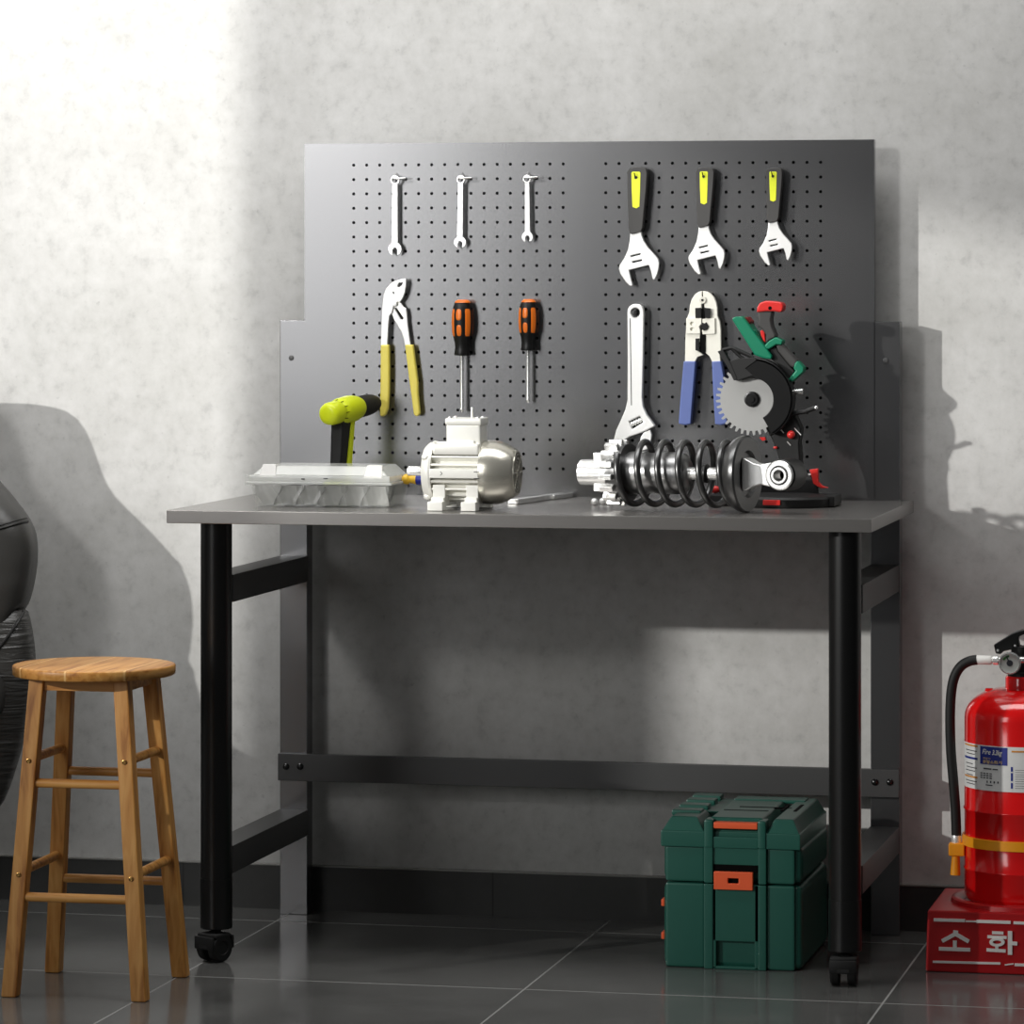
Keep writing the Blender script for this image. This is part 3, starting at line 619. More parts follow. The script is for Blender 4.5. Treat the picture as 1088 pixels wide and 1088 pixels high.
m.build('panel_mark', 'bolt', bod)
for v in (501.5, 508.5):
    q = P(506.5, v, YM - .0536); MB().box(q.x - .005, q.x + .005, q.y - .0002, q.y + .001, q.z - .0006, q.z + .0006).build('panel_slot', 'bolt', bod)
m = MB(); m.box(X(466), X(515), YM - .044, YM + .03, zM + .030, zM + .050, .004); m.build('top_pad', 'alu', bod)
m = MB().lathe((X(464.5), YM, zM), (-1, 0, 0), [(0, .0), (0, .0525), (.004, .0530), (.007, .0510), (.012, .0495), (.018, .044), (.0195, .018), (.023, .016), (.023, 0)], 44)
for a in (.6, 2.2, 3.7, 5.3):
    m.ball((X(459), YM + .047 * math.sin(a), zM + .047 * math.cos(a)), .0075, 2, (1.2, 1, 1))
m.build('end_bell', 'alu', t)
MB().cyl((X(455), YM, zM), (X(455) - .036, YM, zM), .0072, None, 20, .001).build('shaft', 'chrome', t)
MB().box(X(455) - .034, X(455) - .014, YM - .0022, YM + .0022, zM + .0055, zM + .0088, .0005).build('shaft_key', 'chrome', t)
fl = X(553) - X(516)
MB().lathe((X(516), YM, zM), (1, 0, 0), [(-.002, .050), (-.002, .0535), (.004, .0545), (.016, .0545), (.028, .0525), (.040, .0475), (.050, .0415), (.0545, .0385), (.0552, .037)], 56).build('fan_cover', 'fan', t)
m = MB(); xx = X(516) + .0545
m.lathe((xx, YM, zM), (1, 0, 0), [(0, .0378), (.0003, 0)], 40)
g = m.build('fan_grille', 'grey', t)
m = MB()
for r in (.008, .014, .020, .026, .032, .0372): m.ring((xx, YM, zM), (1, 0, 0), r, r - .0026, .0016, 40)
for k in range(8):
    a = k * math.pi / 4; m.tube([V(xx + .001, YM, zM), V(xx + .001, YM + math.sin(a) * .037, zM + math.cos(a) * .037)], .0011, 6)
m.cyl((xx, YM, zM), (xx + .003, YM, zM), .005, None, 16)
m.build('grille_rings', 'fan', g)
for u0, u1 in ((464, 480), (499.3, 515)):
    a, b = X(u0), X(u1); m = MB()
    m.box(a, b, YM - .068, YM - .040, TOP, TOP + .0155, .0015); m.box(a, b, YM + .040, YM + .068, TOP, TOP + .0155, .0015)
    m.box(a + .002, b - .002, YM - .05, YM + .05, TOP + .006, TOP + .022, .001)
    m.box(a + .004, b - .001, YM - .045, YM + .045, TOP + .016, zM - .02, .001)
    m.build('foot', 'alu', t)
tz0 = P(490, 466.5, YM - .02).z; tz1 = P(490, 443.5, YM - .02).z; xa, xb = P(474.8, 455, YM - .02).x, P(511.5, 455, YM - .02).x
tb = MB().box(xa, xb, YM - .026, YM + .026, tz0 - .012, tz1 - .012, .004).build('terminal_box', 'alu', t)
MB().box(X(480), X(508), YM - .03, YM + .03, zM + .045, tz0 - .002, .002).build('box_neck', 'alu', t)
ld = MB().box(xa - .0015, xb + .0015, YM - .0285, YM + .0285, tz1 - .0135, tz1 - .001, .003).build('box_lid', 'alu', tb)
for sx in (xa + .006, xb - .006):
    for sy in (-.021, .021): MB().lathe((sx, YM + sy, tz1 - .0015), (0, 0, 1), [(0, .0042), (.0022, .0038), (.003, 0)], 14).build('lid_screw', 'chrome', tb)
q = P(501.5, 434, YM); MB().cyl((q.x, YM, tz1 - .004), (q.x, YM, q.z + .002), .0021, None, 12, .0005).build('stud', 'alu', t)
TOP = TOP_
# wrench lying flat behind the motor
a = G(545, 536, TOP); b = G(602, 528.3, TOP); dd = (b - a); L = dd.length; e = dd.normalized(); sd = V(-e.y, e.x, 0)
t = thing('flat_wrench', 'shiny steel fork-ended wrench lying flat on the tabletop just right of the motor', 'wrench', (a + b) / 2)
def flat(pts, z0, z1):
    m = MB(); A = [m.bm.verts.new(a + e * (p * L) + sd * q + V(0, 0, z0)) for p, q in pts]; B = [m.bm.verts.new(a + e * (p * L) + sd * q + V(0, 0, z1)) for p, q in pts]
    m.bm.faces.new(A); m.bm.faces.new(B); n = len(A)
    for k in range(n): m.bm.faces.new((A[k], A[(k + 1) % n], B[(k + 1) % n], B[k]))
    return m
flat([(0, -.010), (.62, -.006), (.70, -.010), (.70, .010), (.62, .006), (0, .010)], .0005, .009).build('handle', 'chrome', t, bevel=.001)
flat([(.66, -.011), (.80, -.013), (1, -.0125), (1, -.0055), (.82, -.0045), (.80, .0045), (1, .0055), (1, .0125), (.80, .013), (.66, .011)], .001, .0085).build('fork_head', 'chrome', t, bevel=.001)
# ------------------------------------------------------------------ coil-over shock absorber
an = math.radians(-13.5); Rd = .0645
gd = G(793, 545.2, TOP)
O = V(gd.x, gd.y + .004, TOP + Rd + .0005); ax = V(math.cos(an), math.sin(an), .010).normalized(); pr = V(-math.sin(an), math.cos(an), 0); up = ax.cross(pr).normalized()
if up.z < 0: up = -up
K = 1 / 572.0
T = lambda u: (u - 793) * K
t = thing('shock_absorber', 'black coil spring shock absorber with silver ends lying along the table front', 'shock absorber', (O.x - .12, O.y + .03, TOP))
def lz(prof, seg=40): return MB().lathe(O, ax, prof, seg)
pd = lz([(T(776) + .012, .030), (T(776) + .004, .052), (-.014, .0615), (-.006, Rd), (0, Rd), (.003, .062), (.003, .040), (-.003, .036), (-.003, 0)], 56).build('spring_perch', 'glossblack', t)
lz([(T(668), 0), (T(668), .035), (T(668) + .01, .0365), (T(688), .0365), (T(690), .034), (T(697), .034), (T(699), .0355), (T(722), .0355), (T(728), .033), (T(732), .024), (T(733), 0)]).build('damper_body', 'damper', t)
lz([(T(725), 0), (T(725), .0105), (0.001, .0105), (.001, 0)], 28).build('piston_rod', 'chrome', t)
lz([(T(744), .0), (T(744), .013), (T(748), .016), (T(752), .016), (T(754), .012), (T(754), 0)], 28).build('bump_stop', 'black', t)
pts = []
nT = 5.45; N = 300; r_s = .0525
for k in range(N + 1):
    f = k / N; th = 2 * math.pi * nT * f + .9
    tt = T(668) + (T(785) - T(668)) * f
    pts.append(O + ax * tt + (up * math.cos(th) - pr * math.sin(th)) * r_s)
MB().tube(pts, .0056, 14).build('coil_spring', 'glossblack', t)
# slotted collar
cl = lz([(T(655), .0), (T(655), .046), (T(660), .047), (T(668), .050), (T(670), .050), (T(671), .034), (T(671), 0)]).build('spring_collar', 'glossblack', t)
m = MB()
for k in range(16):
    th = 2 * math.pi * k / 16 + .1; rd = up * math.cos(th) - pr * math.sin(th); tg = ax.cross(rd)
    c0 = O + ax * T(658) + rd * .0505
    crn = lambda s0, h: [c0 + ax * s0 * .011 + tg * w_ * .0052 + rd * h for w_ in (-1, 1)]
    m.hexa([c0 + ax * -.013 + tg * -.0055 - rd * .006, c0 + ax * -.013 + tg * .0055 - rd * .006, c0 + ax * .011 + tg * .0055 - rd * .006, c0 + ax * .011 + tg * -.0055 - rd * .006],
           [c0 + ax * -.013 + tg * -.0045 + rd * .006, c0 + ax * -.013 + tg * .0045 + rd * .006, c0 + ax * .011 + tg * .0045 + rd * .006, c0 + ax * .011 + tg * -.0045 + rd * .006], .001)
m.build('collar_teeth', 'chrome', cl)
lz([(T(656), 0), (T(656), .030), (T(652), .030), (T(650), .022), (T(619), .022), (T(618), .020), (T(618), 0)], 36).build('lower_mount', 'chrome', t)
m = MB(); c0 = O + ax * T(638.5)
m.hexa([c0 + ax * s0 * .008 + pr * s1 * .012 - up * .032 for s0, s1 in ((-1, -1), (1, -1), (1, 1), (-1, 1))], [c0 + ax * s0 * .008 + pr * s1 * .012 + up * .034 for s0, s1 in ((-1, -1), (1, -1), (1, 1), (-1, 1))], .002)
m.build('mount_lug', 'chrome', t)
m = MB()
sec = []
for tt, hh, ww in ((-.002, .028, .018), (.006, .026, .018), (.018, .019, .015), (.030, .0165, .014), (.052, .021, .014)):
    sec.append([O + ax * tt + up * s0 * hh + pr * s1 * ww for s0, s1 in ((-1, -1), (1, -1), (1, 1), (-1, 1))])
vs = [[m.bm.verts.new(p) for p in r] for r in sec]
for A, B in zip(vs, vs[1:]):
    for k in range(4): m.bm.faces.new((A[k], A[(k + 1) % 4], B[(k + 1) % 4], B[k]))
m.bm.faces.new(vs[0]); m.bm.faces.new(vs[-1]); m.build('eye_arm', 'steel', t, bevel=.002)
E0 = O + ax * .072
MB().lathe(E0 - pr * .030, pr, [(0, .0115), (0, .0240), (.003, .0268), (.055, .0268), (.058, .025), (.058, .010)], 40).build('eye_bushing', 'black', t)
m = MB(); m.lathe(E0 - pr * .034, pr, [(0, .0165), (0, .0225), (.002, .0245), (.006, .0245), (.006, .0165), (0, .0165)], 40); m.lathe(E0 - pr * .036, pr, [(0, .0098), (0, .0135), (.03, .0145), (.03, .0098), (0, .0098)], 32)
m.build('eye_ring', 'chrome', t)
# ball bearings
BL = ['chrome ball leftmost of three on the table beneath the shock absorber collar', 'chrome ball in the middle of three beneath the shock absorber collar', 'chrome ball rightmost of three, tight against the shock absorber collar']
for k, (u, v) in enumerate(((631.5, 537), (640, 536), (646.3, 536.6))):
    g0 = G(u, v, TOP); r = .0062 - .0006 * (k > 0)
    tag(MB().ball((g0.x, g0.y, TOP + r), r, 3).build('steel_ball', 'steel', loc=(g0.x, g0.y, TOP)), BL[k], 'ball', 'steel balls')
# ------------------------------------------------------------------ mitre saw (scale 4.73 about 750,310)
ZO = lambda L: [(750 + x / 4.73, 310 + y / 4.73) for x, y in L]
YS = -.235
bc = ZO([(232, 540)])[0]; B0 = P(bc[0], bc[1], YS)
gx = G(838, 533, TOP)
t = thing('mitre_saw', 'compact mitre saw with green body, red handle and round toothed blade behind the shock absorber', 'saw', (gx.x, -.26, TOP))
ol = []
for k in range(36):
    a = 2 * math.pi * k / 36
    for da, r in ((0, 33.6), (.03, 38.6), (.085, 38.0), (.10, 33.8)): ol.append((bc[0] + r * math.cos(a + da), bc[1] - r * math.sin(a + da)))
bl = MB().pplate(YS, ol, .0022).build('blade', 'blade', t)
MB().lathe(P(bc[0], bc[1], YS), (0, -1, 0), [(0, .0135), (.003, .0135), (.0035, .011), (.006, .010), (.006, .0055), (.009, .005), (.009, 0)], 24).build('hub_flange', 'bolt', bl)
def sector(r0, r1, a0, a1, n=30): return arc(bc[0], bc[1], r1, a0, a1, n) + arc(bc[0], bc[1], r0, a1, a0, n)
m = MB(); m.pplate(YS - .012, sector(22.5, 43.5, -60, 118), .008); m.pplate(YS + .006, sector(12, 43.5, -64, 128), .022); m.pplate(YS - .012, sector(40.5, 44, -60, 128), .030)
gd_ = m.build('blade_guard', 'sawblack', t, bevel=.0012)
m = MB(); m.pplate(YS - .0145, ZO([(58, 300), (84, 290), (120, 350), (158, 440), (140, 446), (104, 372)]), .018); m.pplate(YS - .0135, ZO([(104, 352), (160, 335), (250, 330), (255, 345), (200, 385), (240, 420), (160, 446), (140, 440)]), .012)
m.build('guard_lip', 'rubber', gd_, bevel=.001)
m = MB(); m.tube([P(*p, YS - .006) for p in ZO([(84, 292), (128, 282), (150, 290), (238, 330)])], .0035, 8); m.tube([P(*p, YS - .006) for p in ZO([(128, 284), (170, 325), (190, 335)])], .003, 8); m.build('guard_link', 'matte', gd_)
m = MB(); m.pplate(YS - .004, ZO([(130, 138), (140, 127), (178, 123), (192, 132), (332, 322), (330, 340), (290, 335), (244, 318)]), .055); m.build('motor_housing', 'green', t, bevel=.003)
MB().pplate(YS + .010, ZO([(186, 128), (206, 126), (226, 150), (216, 170)]), .04).build('motor_end_cap', 'darkred', t, bevel=.001)
MB().pplate(YS + .004, ZO([(236, 190), (252, 196), (300, 272), (285, 280)]), .03).build('body_rib', 'green', t, bevel=.001)
m = MB(); m.pplate(YS - .001, ZO([(258, 100), (335, 98), (328, 140), (334, 175), (352, 216), (350, 232), (322, 244), (300, 262), (300, 215), (282, 190), (260, 172), (262, 140)]), .030)
hd = m.build('handle_grip', 'grey', t, bevel=.004)
MB().pplate(YS - .003, ZO([(254, 104), (258, 78), (270, 56), (300, 46), (345, 48), (380, 54), (389, 70), (386, 92), (372, 104), (340, 98), (300, 98)]), .034).build('handle_top', 'red', hd, bevel=.004)
MB().pplate(YS + .003, ZO([(272, 196), (284, 192), (296, 200), (300, 256), (290, 250), (276, 218)]), .022).build('trigger', 'red', hd, bevel=.0015)
q = ZO([(322, 82)])[0]; MB().lathe(P(q[0], q[1], YS - .003), (0, -1, 0), [(-.001, .0035), (.0006, .0032), (.0006, 0)], 12).build('grip_screw', 'dark', hd)
MB().pplate(YS - .002, ZO([(288, 276), (318, 246), (352, 227), (386, 244), (380, 268), (352, 266), (318, 288), (296, 292)]), .034).build('handle_bracket', 'green', t, bevel=.002)
MB().pplate(YS + .002, ZO([(352, 270), (382, 262), (462, 346), (444, 386), (420, 372), (360, 298)]), .026).build('rear_grip', 'grey', t, bevel=.003)
MB().pplate(YS + .000, ZO([(446, 362), (460, 346), (492, 380), (490, 402), (430, 456), (414, 440), (450, 398), (440, 386)]), .03).build('rear_bracket', 'green', t, bevel=.002)
MB().pplate(YS + .006, ZO([(322, 288), (350, 272), (362, 300), (424, 376), (446, 398), (420, 440), (380, 380), (330, 340)]), .02).build('frame_web', 'matte', t, bevel=.001)
q = P(*ZO([(438, 503)])[0], YS + .01); MB().cyl(q, q + V(.0175, 0, .001), .0052, None, 16, .001).build('motor_knob', 'chrome', t)
pq = [P(*p, YS + .005) for p in ZO([(400, 640), (440, 612), (500, 602), (552, 582)])]
MB().tube(pq, [.006, .0045, .004, .0045], 10).build('lock_lever', 'black', t); MB().ball(pq[-1] + V(.001, -.003, 0), .0035, 2).build('lever_tip', 'chrome', t)
ar = MB().pplate(YS + .008, ZO([(286, 648), (330, 600), (440, 600), (480, 690), (470, 760), (480, 900), (490, 990), (390, 990), (376, 860), (340, 760)]), .035).build('pivot_arm', 'matte', t, bevel=.003)
q = ZO([(428, 718)])[0]; MB().ball(P(q[0], q[1], YS + .004), .0072, 3).build('lock_knob', 'red', ar)
q = ZO([(350, 783)])[0]; MB().ball(P(q[0], q[1], YS + .006), .0032, 2, (1.3, 1, .8)).build('lock_pin', 'red', ar)
MB().pplate(YS + .004, ZO([(268, 732), (296, 730), (302, 744), (284, 750)]), .01).build('guard_pin', 'red', ar, bevel=.0005)
m = MB()
for L_ in ([(352, 665), (392, 710)], [(445, 685), (478, 720)], [(408, 752), (426, 772)]):
    m.tube([P(*p, YS + .007) for p in ZO(L_)], .0011, 6)
m.build('arm_edge', 'steel', ar)
m = MB(); cx, cy = .405, -.262
m.lathe((cx, cy, TOP + .0006), (0, 0, 1), [(0, 0), (0, .086), (.004, .088), (.014, .088), (.018, .084), (.022, .040), (.022, 0)], 48)
m.box(cx - .13, cx + .09, cy - .035, cy + .055, TOP + .0006, TOP + .02, .004); m.build('saw_base', 'matte', t)
m = MB(); fx0, fx1 = P(752, 515, -.25).x, P(869, 515, -.25).x
m.box(fx0 + .02, fx1, -.252, -.236, TOP + .018, TOP + .045, .002); fe = m.build('fence', 'matte', t)
q = P(753, 520, -.262); MB().lathe(q, (1, 0, 0), [(0, 0), (0, .0055), (.013, .0065), (.020, .004), (.023, 0)], 16).build('clamp_knob', 'red', fe)
q = P(757, 520, -.262); MB().cyl(q + V(.004, 0, 0), V(q.x + .06, q.y + .012, q.z), .003, None, 8).build('clamp_rod', 'matte', fe)
q = P(865, 503, -.25); m = MB(); m.pplate(-.255, [(860, 499), (869, 498), (869.5, 512), (873, 516), (880, 518.5), (872, 519), (864, 514), (862, 506)], .012); m.build('clamp_lever', 'red', fe, bevel=.001)
q = P(859, 504.5, -.25); MB().cyl(q, q + V(.01, 0, 0), .002, None, 8).build('clamp_pin', 'steel', fe)
q = P(848, 509, -.248); MB().tube([V(fx1 - .012, -.246, TOP + .03), V(fx1 - .002, -.25, TOP + .035), P(862, 504.5, -.25)], .003, 8).build('clamp_arm', 'matte', fe)
a_, b_ = P(810.5, 534, -.352), P(829, 534, -.352); MB().box(a_.x, b_.x, -.3525, -.335, a_.z - .0045, a_.z + .0045, .0015).build('front_insert', 'red', t)
# ------------------------------------------------------------------ toolbox
tx0, tx1, ty0, ty1 = .2275, .4645, -.470, -.165
zt = P(780, 868, ty0 + .02).z; zl1 = P(780, 900, ty0).z; zs = P(780, 938.5, ty0).z
t = thing('toolbox', 'dark green plastic tool case with orange latch, on the floor under the bench right end', 'toolbox', ((tx0 + tx1) / 2, (ty0 + ty1) / 2, 0))
W = lambda u: P(u, 950, ty0).x
rA, rB, rC, rD = W(749), W(758), W(806), W(814)                     # ribs left and right of the centre
m = MB(); m.box(tx0, tx1, ty0 + .006, ty1, 0, zs - .0015, .012, 3)
m.box(tx0 + .004, rA, ty0, ty0 + .02, .0, zs - .0015, .005); m.box(rD, tx1 - .012, ty0, ty0 + .02, 0, zs - .0015, .005)
m.box(rA - .001, rB, ty0 - .006, ty0 + .01, .0, zs - .0015, .002); m.box(rC, rD + .001, ty0 - .006, ty0 + .01, 0, zs - .0015, .002)
m.box(rB - .001, rC + .001, ty0 - .004, ty0 + .01, P(780, 1000, ty0).z, zs - .0015, .0015)
m.box(rB - .001, rB + .005, ty0 - .004, ty0 + .01, 0, zs - .0015, .001); m.box(rC - .006, rC + .001, ty0 - .004, ty0 + .01, 0, zs - .0015, .001)
m.box(rB - .001, rC + .001, ty0 - .004, ty0 + .01, 0, P(780, 1028, ty0).z + .002, .0015)
m.box(tx0 - .003, tx0 + .01, ty0 + .03, ty1 - .03, .02, zs - .02, .003)
m.build('lower_body', 'box', t)
m = MB(); m.box(tx0, tx1, ty0 + .006, ty1, zs, zl1 + .006, .012, 3)
m.box(tx0 + .004, rA, ty0, ty0 + .02, zs, zl1, .005); m.box(rD, tx1 - .012, ty0, ty0 + .02, zs, zl1, .005)
m.box(rA - .001, rB, ty0 - .006, ty0 + .01, zs, zl1 + .005, .002); m.box(rC, rD + .001, ty0 - .006, ty0 + .01, zs, zl1 + .005, .002)
m.box(rB - .001, rC + .001, ty0 - .002, ty0 + .01, P(780, 919, ty0).z, zl1 + .004, .0015)
m.build('upper_body', 'box', t)
# lid: lower band, chamfered crown, painted groove shade
lz0 = zl1 - .002
ml = MB()
def crown(x0, x1, yA, yB, zA, zB, ch, dz, bev=.003):
    ml.hexa([(x0, yA, zA), (x1, yA, zA), (x1, yB, zA), (x0, yB, zA)], [(x0, yA, zB), (x1, yA, zB), (x1, yB, zB), (x0, yB, zB)], bev)
    ml.hexa([(x0 + .001, yA + .001, zB - .003), (x1 - .001, yA + .001, zB - .003), (x1 - .001, yB - .001, zB - .003), (x0 + .001, yB - .001, zB - .003)], [(x0 + ch, yA + ch, zB + dz), (x1 - ch, yA + ch, zB + dz), (x1 - ch, yB - ch, zB + dz), (x0 + ch, yB - ch, zB + dz)], bev)
zc0 = P(780, 884, ty0 - .004).z
dz = zt - zc0
crown(tx0 - .003, rA + .001, ty0 - .005, ty0 + .12, lz0, zc0, .016, dz)
crown(rD - .001, tx1 - .002, ty0 - .005, ty1, lz0, zc0, .014, dz)
crown(rA - .004, rD + .004, ty0 + .002, ty1, lz0, zc0, .012, dz)
crown(tx0 - .003, rA + .02, ty0 + .10, ty1, lz0, zc0 - .004, .014, dz)
ml.box(rA - .001, rB + .001, ty0 - .008, ty0 + .03, lz0, zt - .002, .004); ml.box(rC - .001, rD + .001, ty0 - .008, ty0 + .03, lz0, zt - .002, .004)
ml.box(rB, rC, ty0 - .005, ty0 + .01, lz0, P(780, 889, ty0).z, .002)
for yy in (ty0 + .06, ty0 + .13, ty0 + .20, ty0 + .26): ml.box(tx0 + .004, tx0 + .055, yy, yy + .035, zt - .006, zt + .004, .003)
ml.box(rA + .01, tx1 - .03, ty0 + .24, ty0 + .28, zt - .004, zt + .0025, .002)
lidb = ml.build('lid', 'box', t)
m = MB()
for (a, b, c_, d_) in ((rB + .02, rD + .02, ty0 + .15, ty0 + .156), (tx1 - .055, tx1 - .050, ty0 + .12, ty0 + .19), (tx1 - .032, tx1 - .026, ty0 + .11, ty0 + .20), (rB, rC, ty0 + .105, ty0 + .109)):
    m.box(a, b, c_, d_, zt - .002, zt + .0006)
m.build('lid_groove_shade', 'dark', lidb)  # dark strips laid on the lid paint the shade of its grooves
hz = P(780, 877, ty0).z
MB().box(rB + .001, rC - .001, ty0 - .006, ty0 + .012, hz - .0055, hz + .0055, .002).build('lid_handle', 'latch', lidb)
MB().box(rB + .002, rC - .002, ty0 - .0015, ty0 + .006, P(780, 927, ty0).z, P(780, 918.5, ty0).z).build('latch_recess_shade', 'dark', t)  # dark box paints the shade inside the latch recess
lx0, lx1, lz_0, lz_1 = P(758.5, 936, ty0 - .008).x, P(800, 936, ty0 - .008).x, P(780, 945.5, ty0 - .008).z, P(780, 926.5, ty0 - .008).z
cxl, czl = (lx0 + lx1) / 2, (lz_0 + lz_1) / 2
m = MB().plate([[(lx0, lz_0), (lx1, lz_0), (lx1, lz_1), (lx0, lz_1)], [(cxl - .009, czl - .0045), (cxl + .009, czl - .0045), (cxl + .009, czl + .0045), (cxl - .009, czl + .0045)]], ty0 - .010, ty0 - .001)
la = m.build('latch', 'latch', t, bevel=.0012)
MB().box(cxl - .0095, cxl + .0095, ty0 - .003, ty0 - .0005, czl - .005, czl + .005).build('latch_slot_shade', 'dark', la)  # dark box paints the shade in the latch opening
for v in (958, 993):
    q = P(700.5, v, ty0 + .03); MB().box(tx0 - .0065, tx0 - .0005, ty0 + .02, ty0 + .05, q.z - .006, q.z + .006, .0015).build('side_latch', 'latch', t)
# ------------------------------------------------------------------ stool
sc_ = V(-.645, -.861, 0); dep = (sc_.x - CX) * FW[0] + (sc_.y - CY) * FW[1]
zs_t = CZ - (705.5 - HOR) * dep / F; rs = .1335; th = .017
t = thing('wooden_stool', 'round-seat varnished wooden stool with four splayed legs beside the bench left end', 'stool', (sc_.x, sc_.y, 0))
sxy = V(P(100, 705, sc_.y).x, sc_.y, 0)
dx_ = sxy.x - sc_.x
MB().lathe((sxy.x, sc_.y, zs_t - th), (0, 0, 1), [(0, 0), (0, rs - .003), (.002, rs - .0005), (th - .003, rs), (th - .0008, rs - .0012), (th, rs - .004), (th, 0)], 64).build('seat', 'wood_seat', t, loc=(sxy.x, sc_.y, zs_t), angle=50)
feet = {}; tops = {}
for k, (u, v) in dict(FL=(10.5, 1059), FR=(148.5, 1064), BL=(56.5, 1033), BR=(191.5, 1038)).items(): feet[k] = G(u, v, 0) + V(0, .0, 0)
ztop = zs_t - th
for k, (u, yy) in dict(FL=(41, -.07), FR=(130, -.07), BL=(71, .07), BR=(160, .07)).items():
    q = P(u, 722, sc_.y + yy); tops[k] = V(q.x, sc_.y + yy, ztop)
legpt = lambda k, z: feet[k] + (tops[k] - feet[k]) * (z / ztop)
hw = .0128
lo_ = {}
for k in feet:
    sy = 1 if k[0] == 'F' else -1
    f = feet[k] + V(0, hw * .3, 0); q = tops[k]
    cr = [(-hw, -hw), (hw, -hw), (hw, hw), (-hw, hw)]
    lo_[k] = MB().hexa([(f.x + a, f.y + b, 0) for a, b in cr], [(q.x + a, q.y + b, ztop) for a, b in cr], .003).build('leg', 'wood_leg', t)
yA, yB2 = tops['FL'].y, tops['BL'].y
for a, b in (('FL', 'FR'), ('FR', 'BR'), ('BR', 'BL'), ('BL', 'FL')):
    p, q = tops[a], tops[b]; e = (q - p).normalized(); s2 = V(-e.y, e.x, 0) * .007
    p = p + e * hw * .9; q = q - e * hw * .9
    z0, z1 = ztop - .020, ztop - .0005
    MB().hexa([p + s2 + V(0, 0, z0 - ztop), q + s2 + V(0, 0, z0 - ztop), q - s2 + V(0, 0, z0 - ztop), p - s2 + V(0, 0, z0 - ztop)], [p + s2 + V(0, 0, z1 - ztop), q + s2 + V(0, 0, z1 - ztop), q - s2 + V(0, 0, z1 - ztop), p - s2 + V(0, 0, z1 - ztop)], .001).build('apron', 'wood_rung', t)
def zat(k, v):
    z = .3
    for _ in range(8):
        p = legpt(k, z); z = CZ - (v - HOR) * ((p.x - CX) * FW[0] + (p.y - CY) * FW[1]) / F
    return z
for a, b, va in (('FL', 'FR', 831.5), ('FL', 'FR', 952.5), ('BL', 'BR', 818.5), ('BL', 'BR', 932.5), ('FL', 'BL', 806), ('FL', 'BL', 926), ('FR', 'BR', 809), ('FR', 'BR', 931)):
    z = zat(a, va); p, q = legpt(a, z), legpt(b, z)
    MB().cyl(p, q, .0075, None, 18).build('rung', 'wood_rung', t)
for k, v in (('FL', 807.5), ('FL', 928.5), ('FR', 809), ('FR', 933)):
    z = zat(k, v); p = legpt(k, z)
    MB().lathe(p + V(0, -hw - .0005 + .004 * (1 - z / ztop), 0), (0, -1, 0), [(-.003, .0042), (.0012, .004), (.0016, .0028), (.0008, .002), (.0008, 0)], 14).build('screw_head', 'brass', lo_[k])
# ------------------------------------------------------------------ leather armchair at the left edge
CCX = -1.262
t = thing('leather_armchair', 'black leather armchair cropped by the left edge, behind the wooden stool', 'armchair', (CCX, -.5, 0))
def lean(z): return -.205 - .10 * max(0, (1.0 - z) / .75)
def shell(levels, dz_, th0, shear=0):
    m = MB(); bm = m.bm; rings = []
    for z, hw_, tk in levels:
        yc = lean(z); ring = []
        for k in range(40):
            a = 2 * math.pi * k / 40; ca, sa = math.cos(a), math.sin(a); pw = .62
            z_ = z - (shear * min(1, max(0, (P(0, 592, -.3).z - z) / .085)) * min(.10, max(0, hw_ - hw_ * math.copysign(abs(ca) ** pw, ca) - .012)))
            ring.append(bm.verts.new((CCX + hw_ * math.copysign(abs(ca) ** pw, ca), yc + tk * math.copysign(abs(sa) ** .8, sa), z_)))
        rings.append(ring)
    for A, B in zip(rings, rings[1:]):
        for k in range(40): bm.faces.new((A[k], A[(k + 1) % 40], B[(k + 1) % 40], B[k]))
    bm.faces.new(rings[0]); bm.faces.new(rings[-1]); return m
def lv(u, v, tk):
    y = lean(.6); q = P(u, v, y); y = lean(q.z); q = P(u, v, y); return (q.z, q.x - CCX, tk)
up_l = [lv(-62, 400, .03), lv(-50, 408, .055), lv(-42, 430, .07), lv(-38, 460, .075), lv(-30, 485, .078), lv(0, 513, .082), lv(20, 538, .086), lv(32, 554, .088), lv(37.5, 568, .090), lv(39, 588, .092), lv(37, 610, .090), lv(33, 630, .084), lv(29, 644, .075), lv(24, 650, .06)]
back_o = shell(up_l, 0, 0, 2.3).build('backrest', 'leather', t, angle=80, subsurf=1)
lo_l = [lv(24, 640, .055), lv(29.5, 649, .068), lv(33, 668, .074), lv(37, 692, .076), lv(36, 720, .075), lv(31, 760, .072), lv(21, 803, .068), lv(8, 842, .062), lv(0, 860, .058), lv(-30, 890, .05), lv(-60, 905, .04)]
low_o = shell(lo_l, 0, 0).build('lower_back_panel', 'wrinkled', t, angle=80, subsurf=1)
dg = bpy.context.evaluated_depsgraph_get(); dg.update()
def seam(pts, r=.0032):
    out = []
    for u, v in pts:
        d_ = Vector(_ray(u, v)).normalized(); best = None
        for ob in (back_o, low_o):
            ok, loc, nor, _i = ob.evaluated_get(dg).ray_cast(Vector((CX, CY, CZ)) - WO[ob.name], d_)
            if ok:
                w_ = loc + WO[ob.name]
                if best is None or w_.y < best.y: best = w_
        if best is not None: out.append(best)
    MB().tube(smooth_path(out, 4), r, 8).build('piping', 'piping', t)
seam([(-40, 571), (-20, 566), (0, 561.5), (14, 557.5), (24, 555), (29, 554)])
seam([(-40, 567), (-20, 562.5), (0, 558), (14, 554), (24, 551.5), (28, 550.5)], .0016)
seam([(-30, 722), (-15, 704), (0, 687), (10, 674), (18, 662), (25, 650)])
MB().box(CCX - .25, CCX + .27, -.86, -.27, .36, .47, .045, 4).build('seat', 'leather', t)
MB().box(CCX - .31, CCX - .235, -.80, -.24, .40, .58, .03, 4).build('armrest', 'leather', t)
MB().cyl((CCX, -.55, .06), (CCX, -.55, .37), .03, None, 20).build('pedestal', 'black', t)
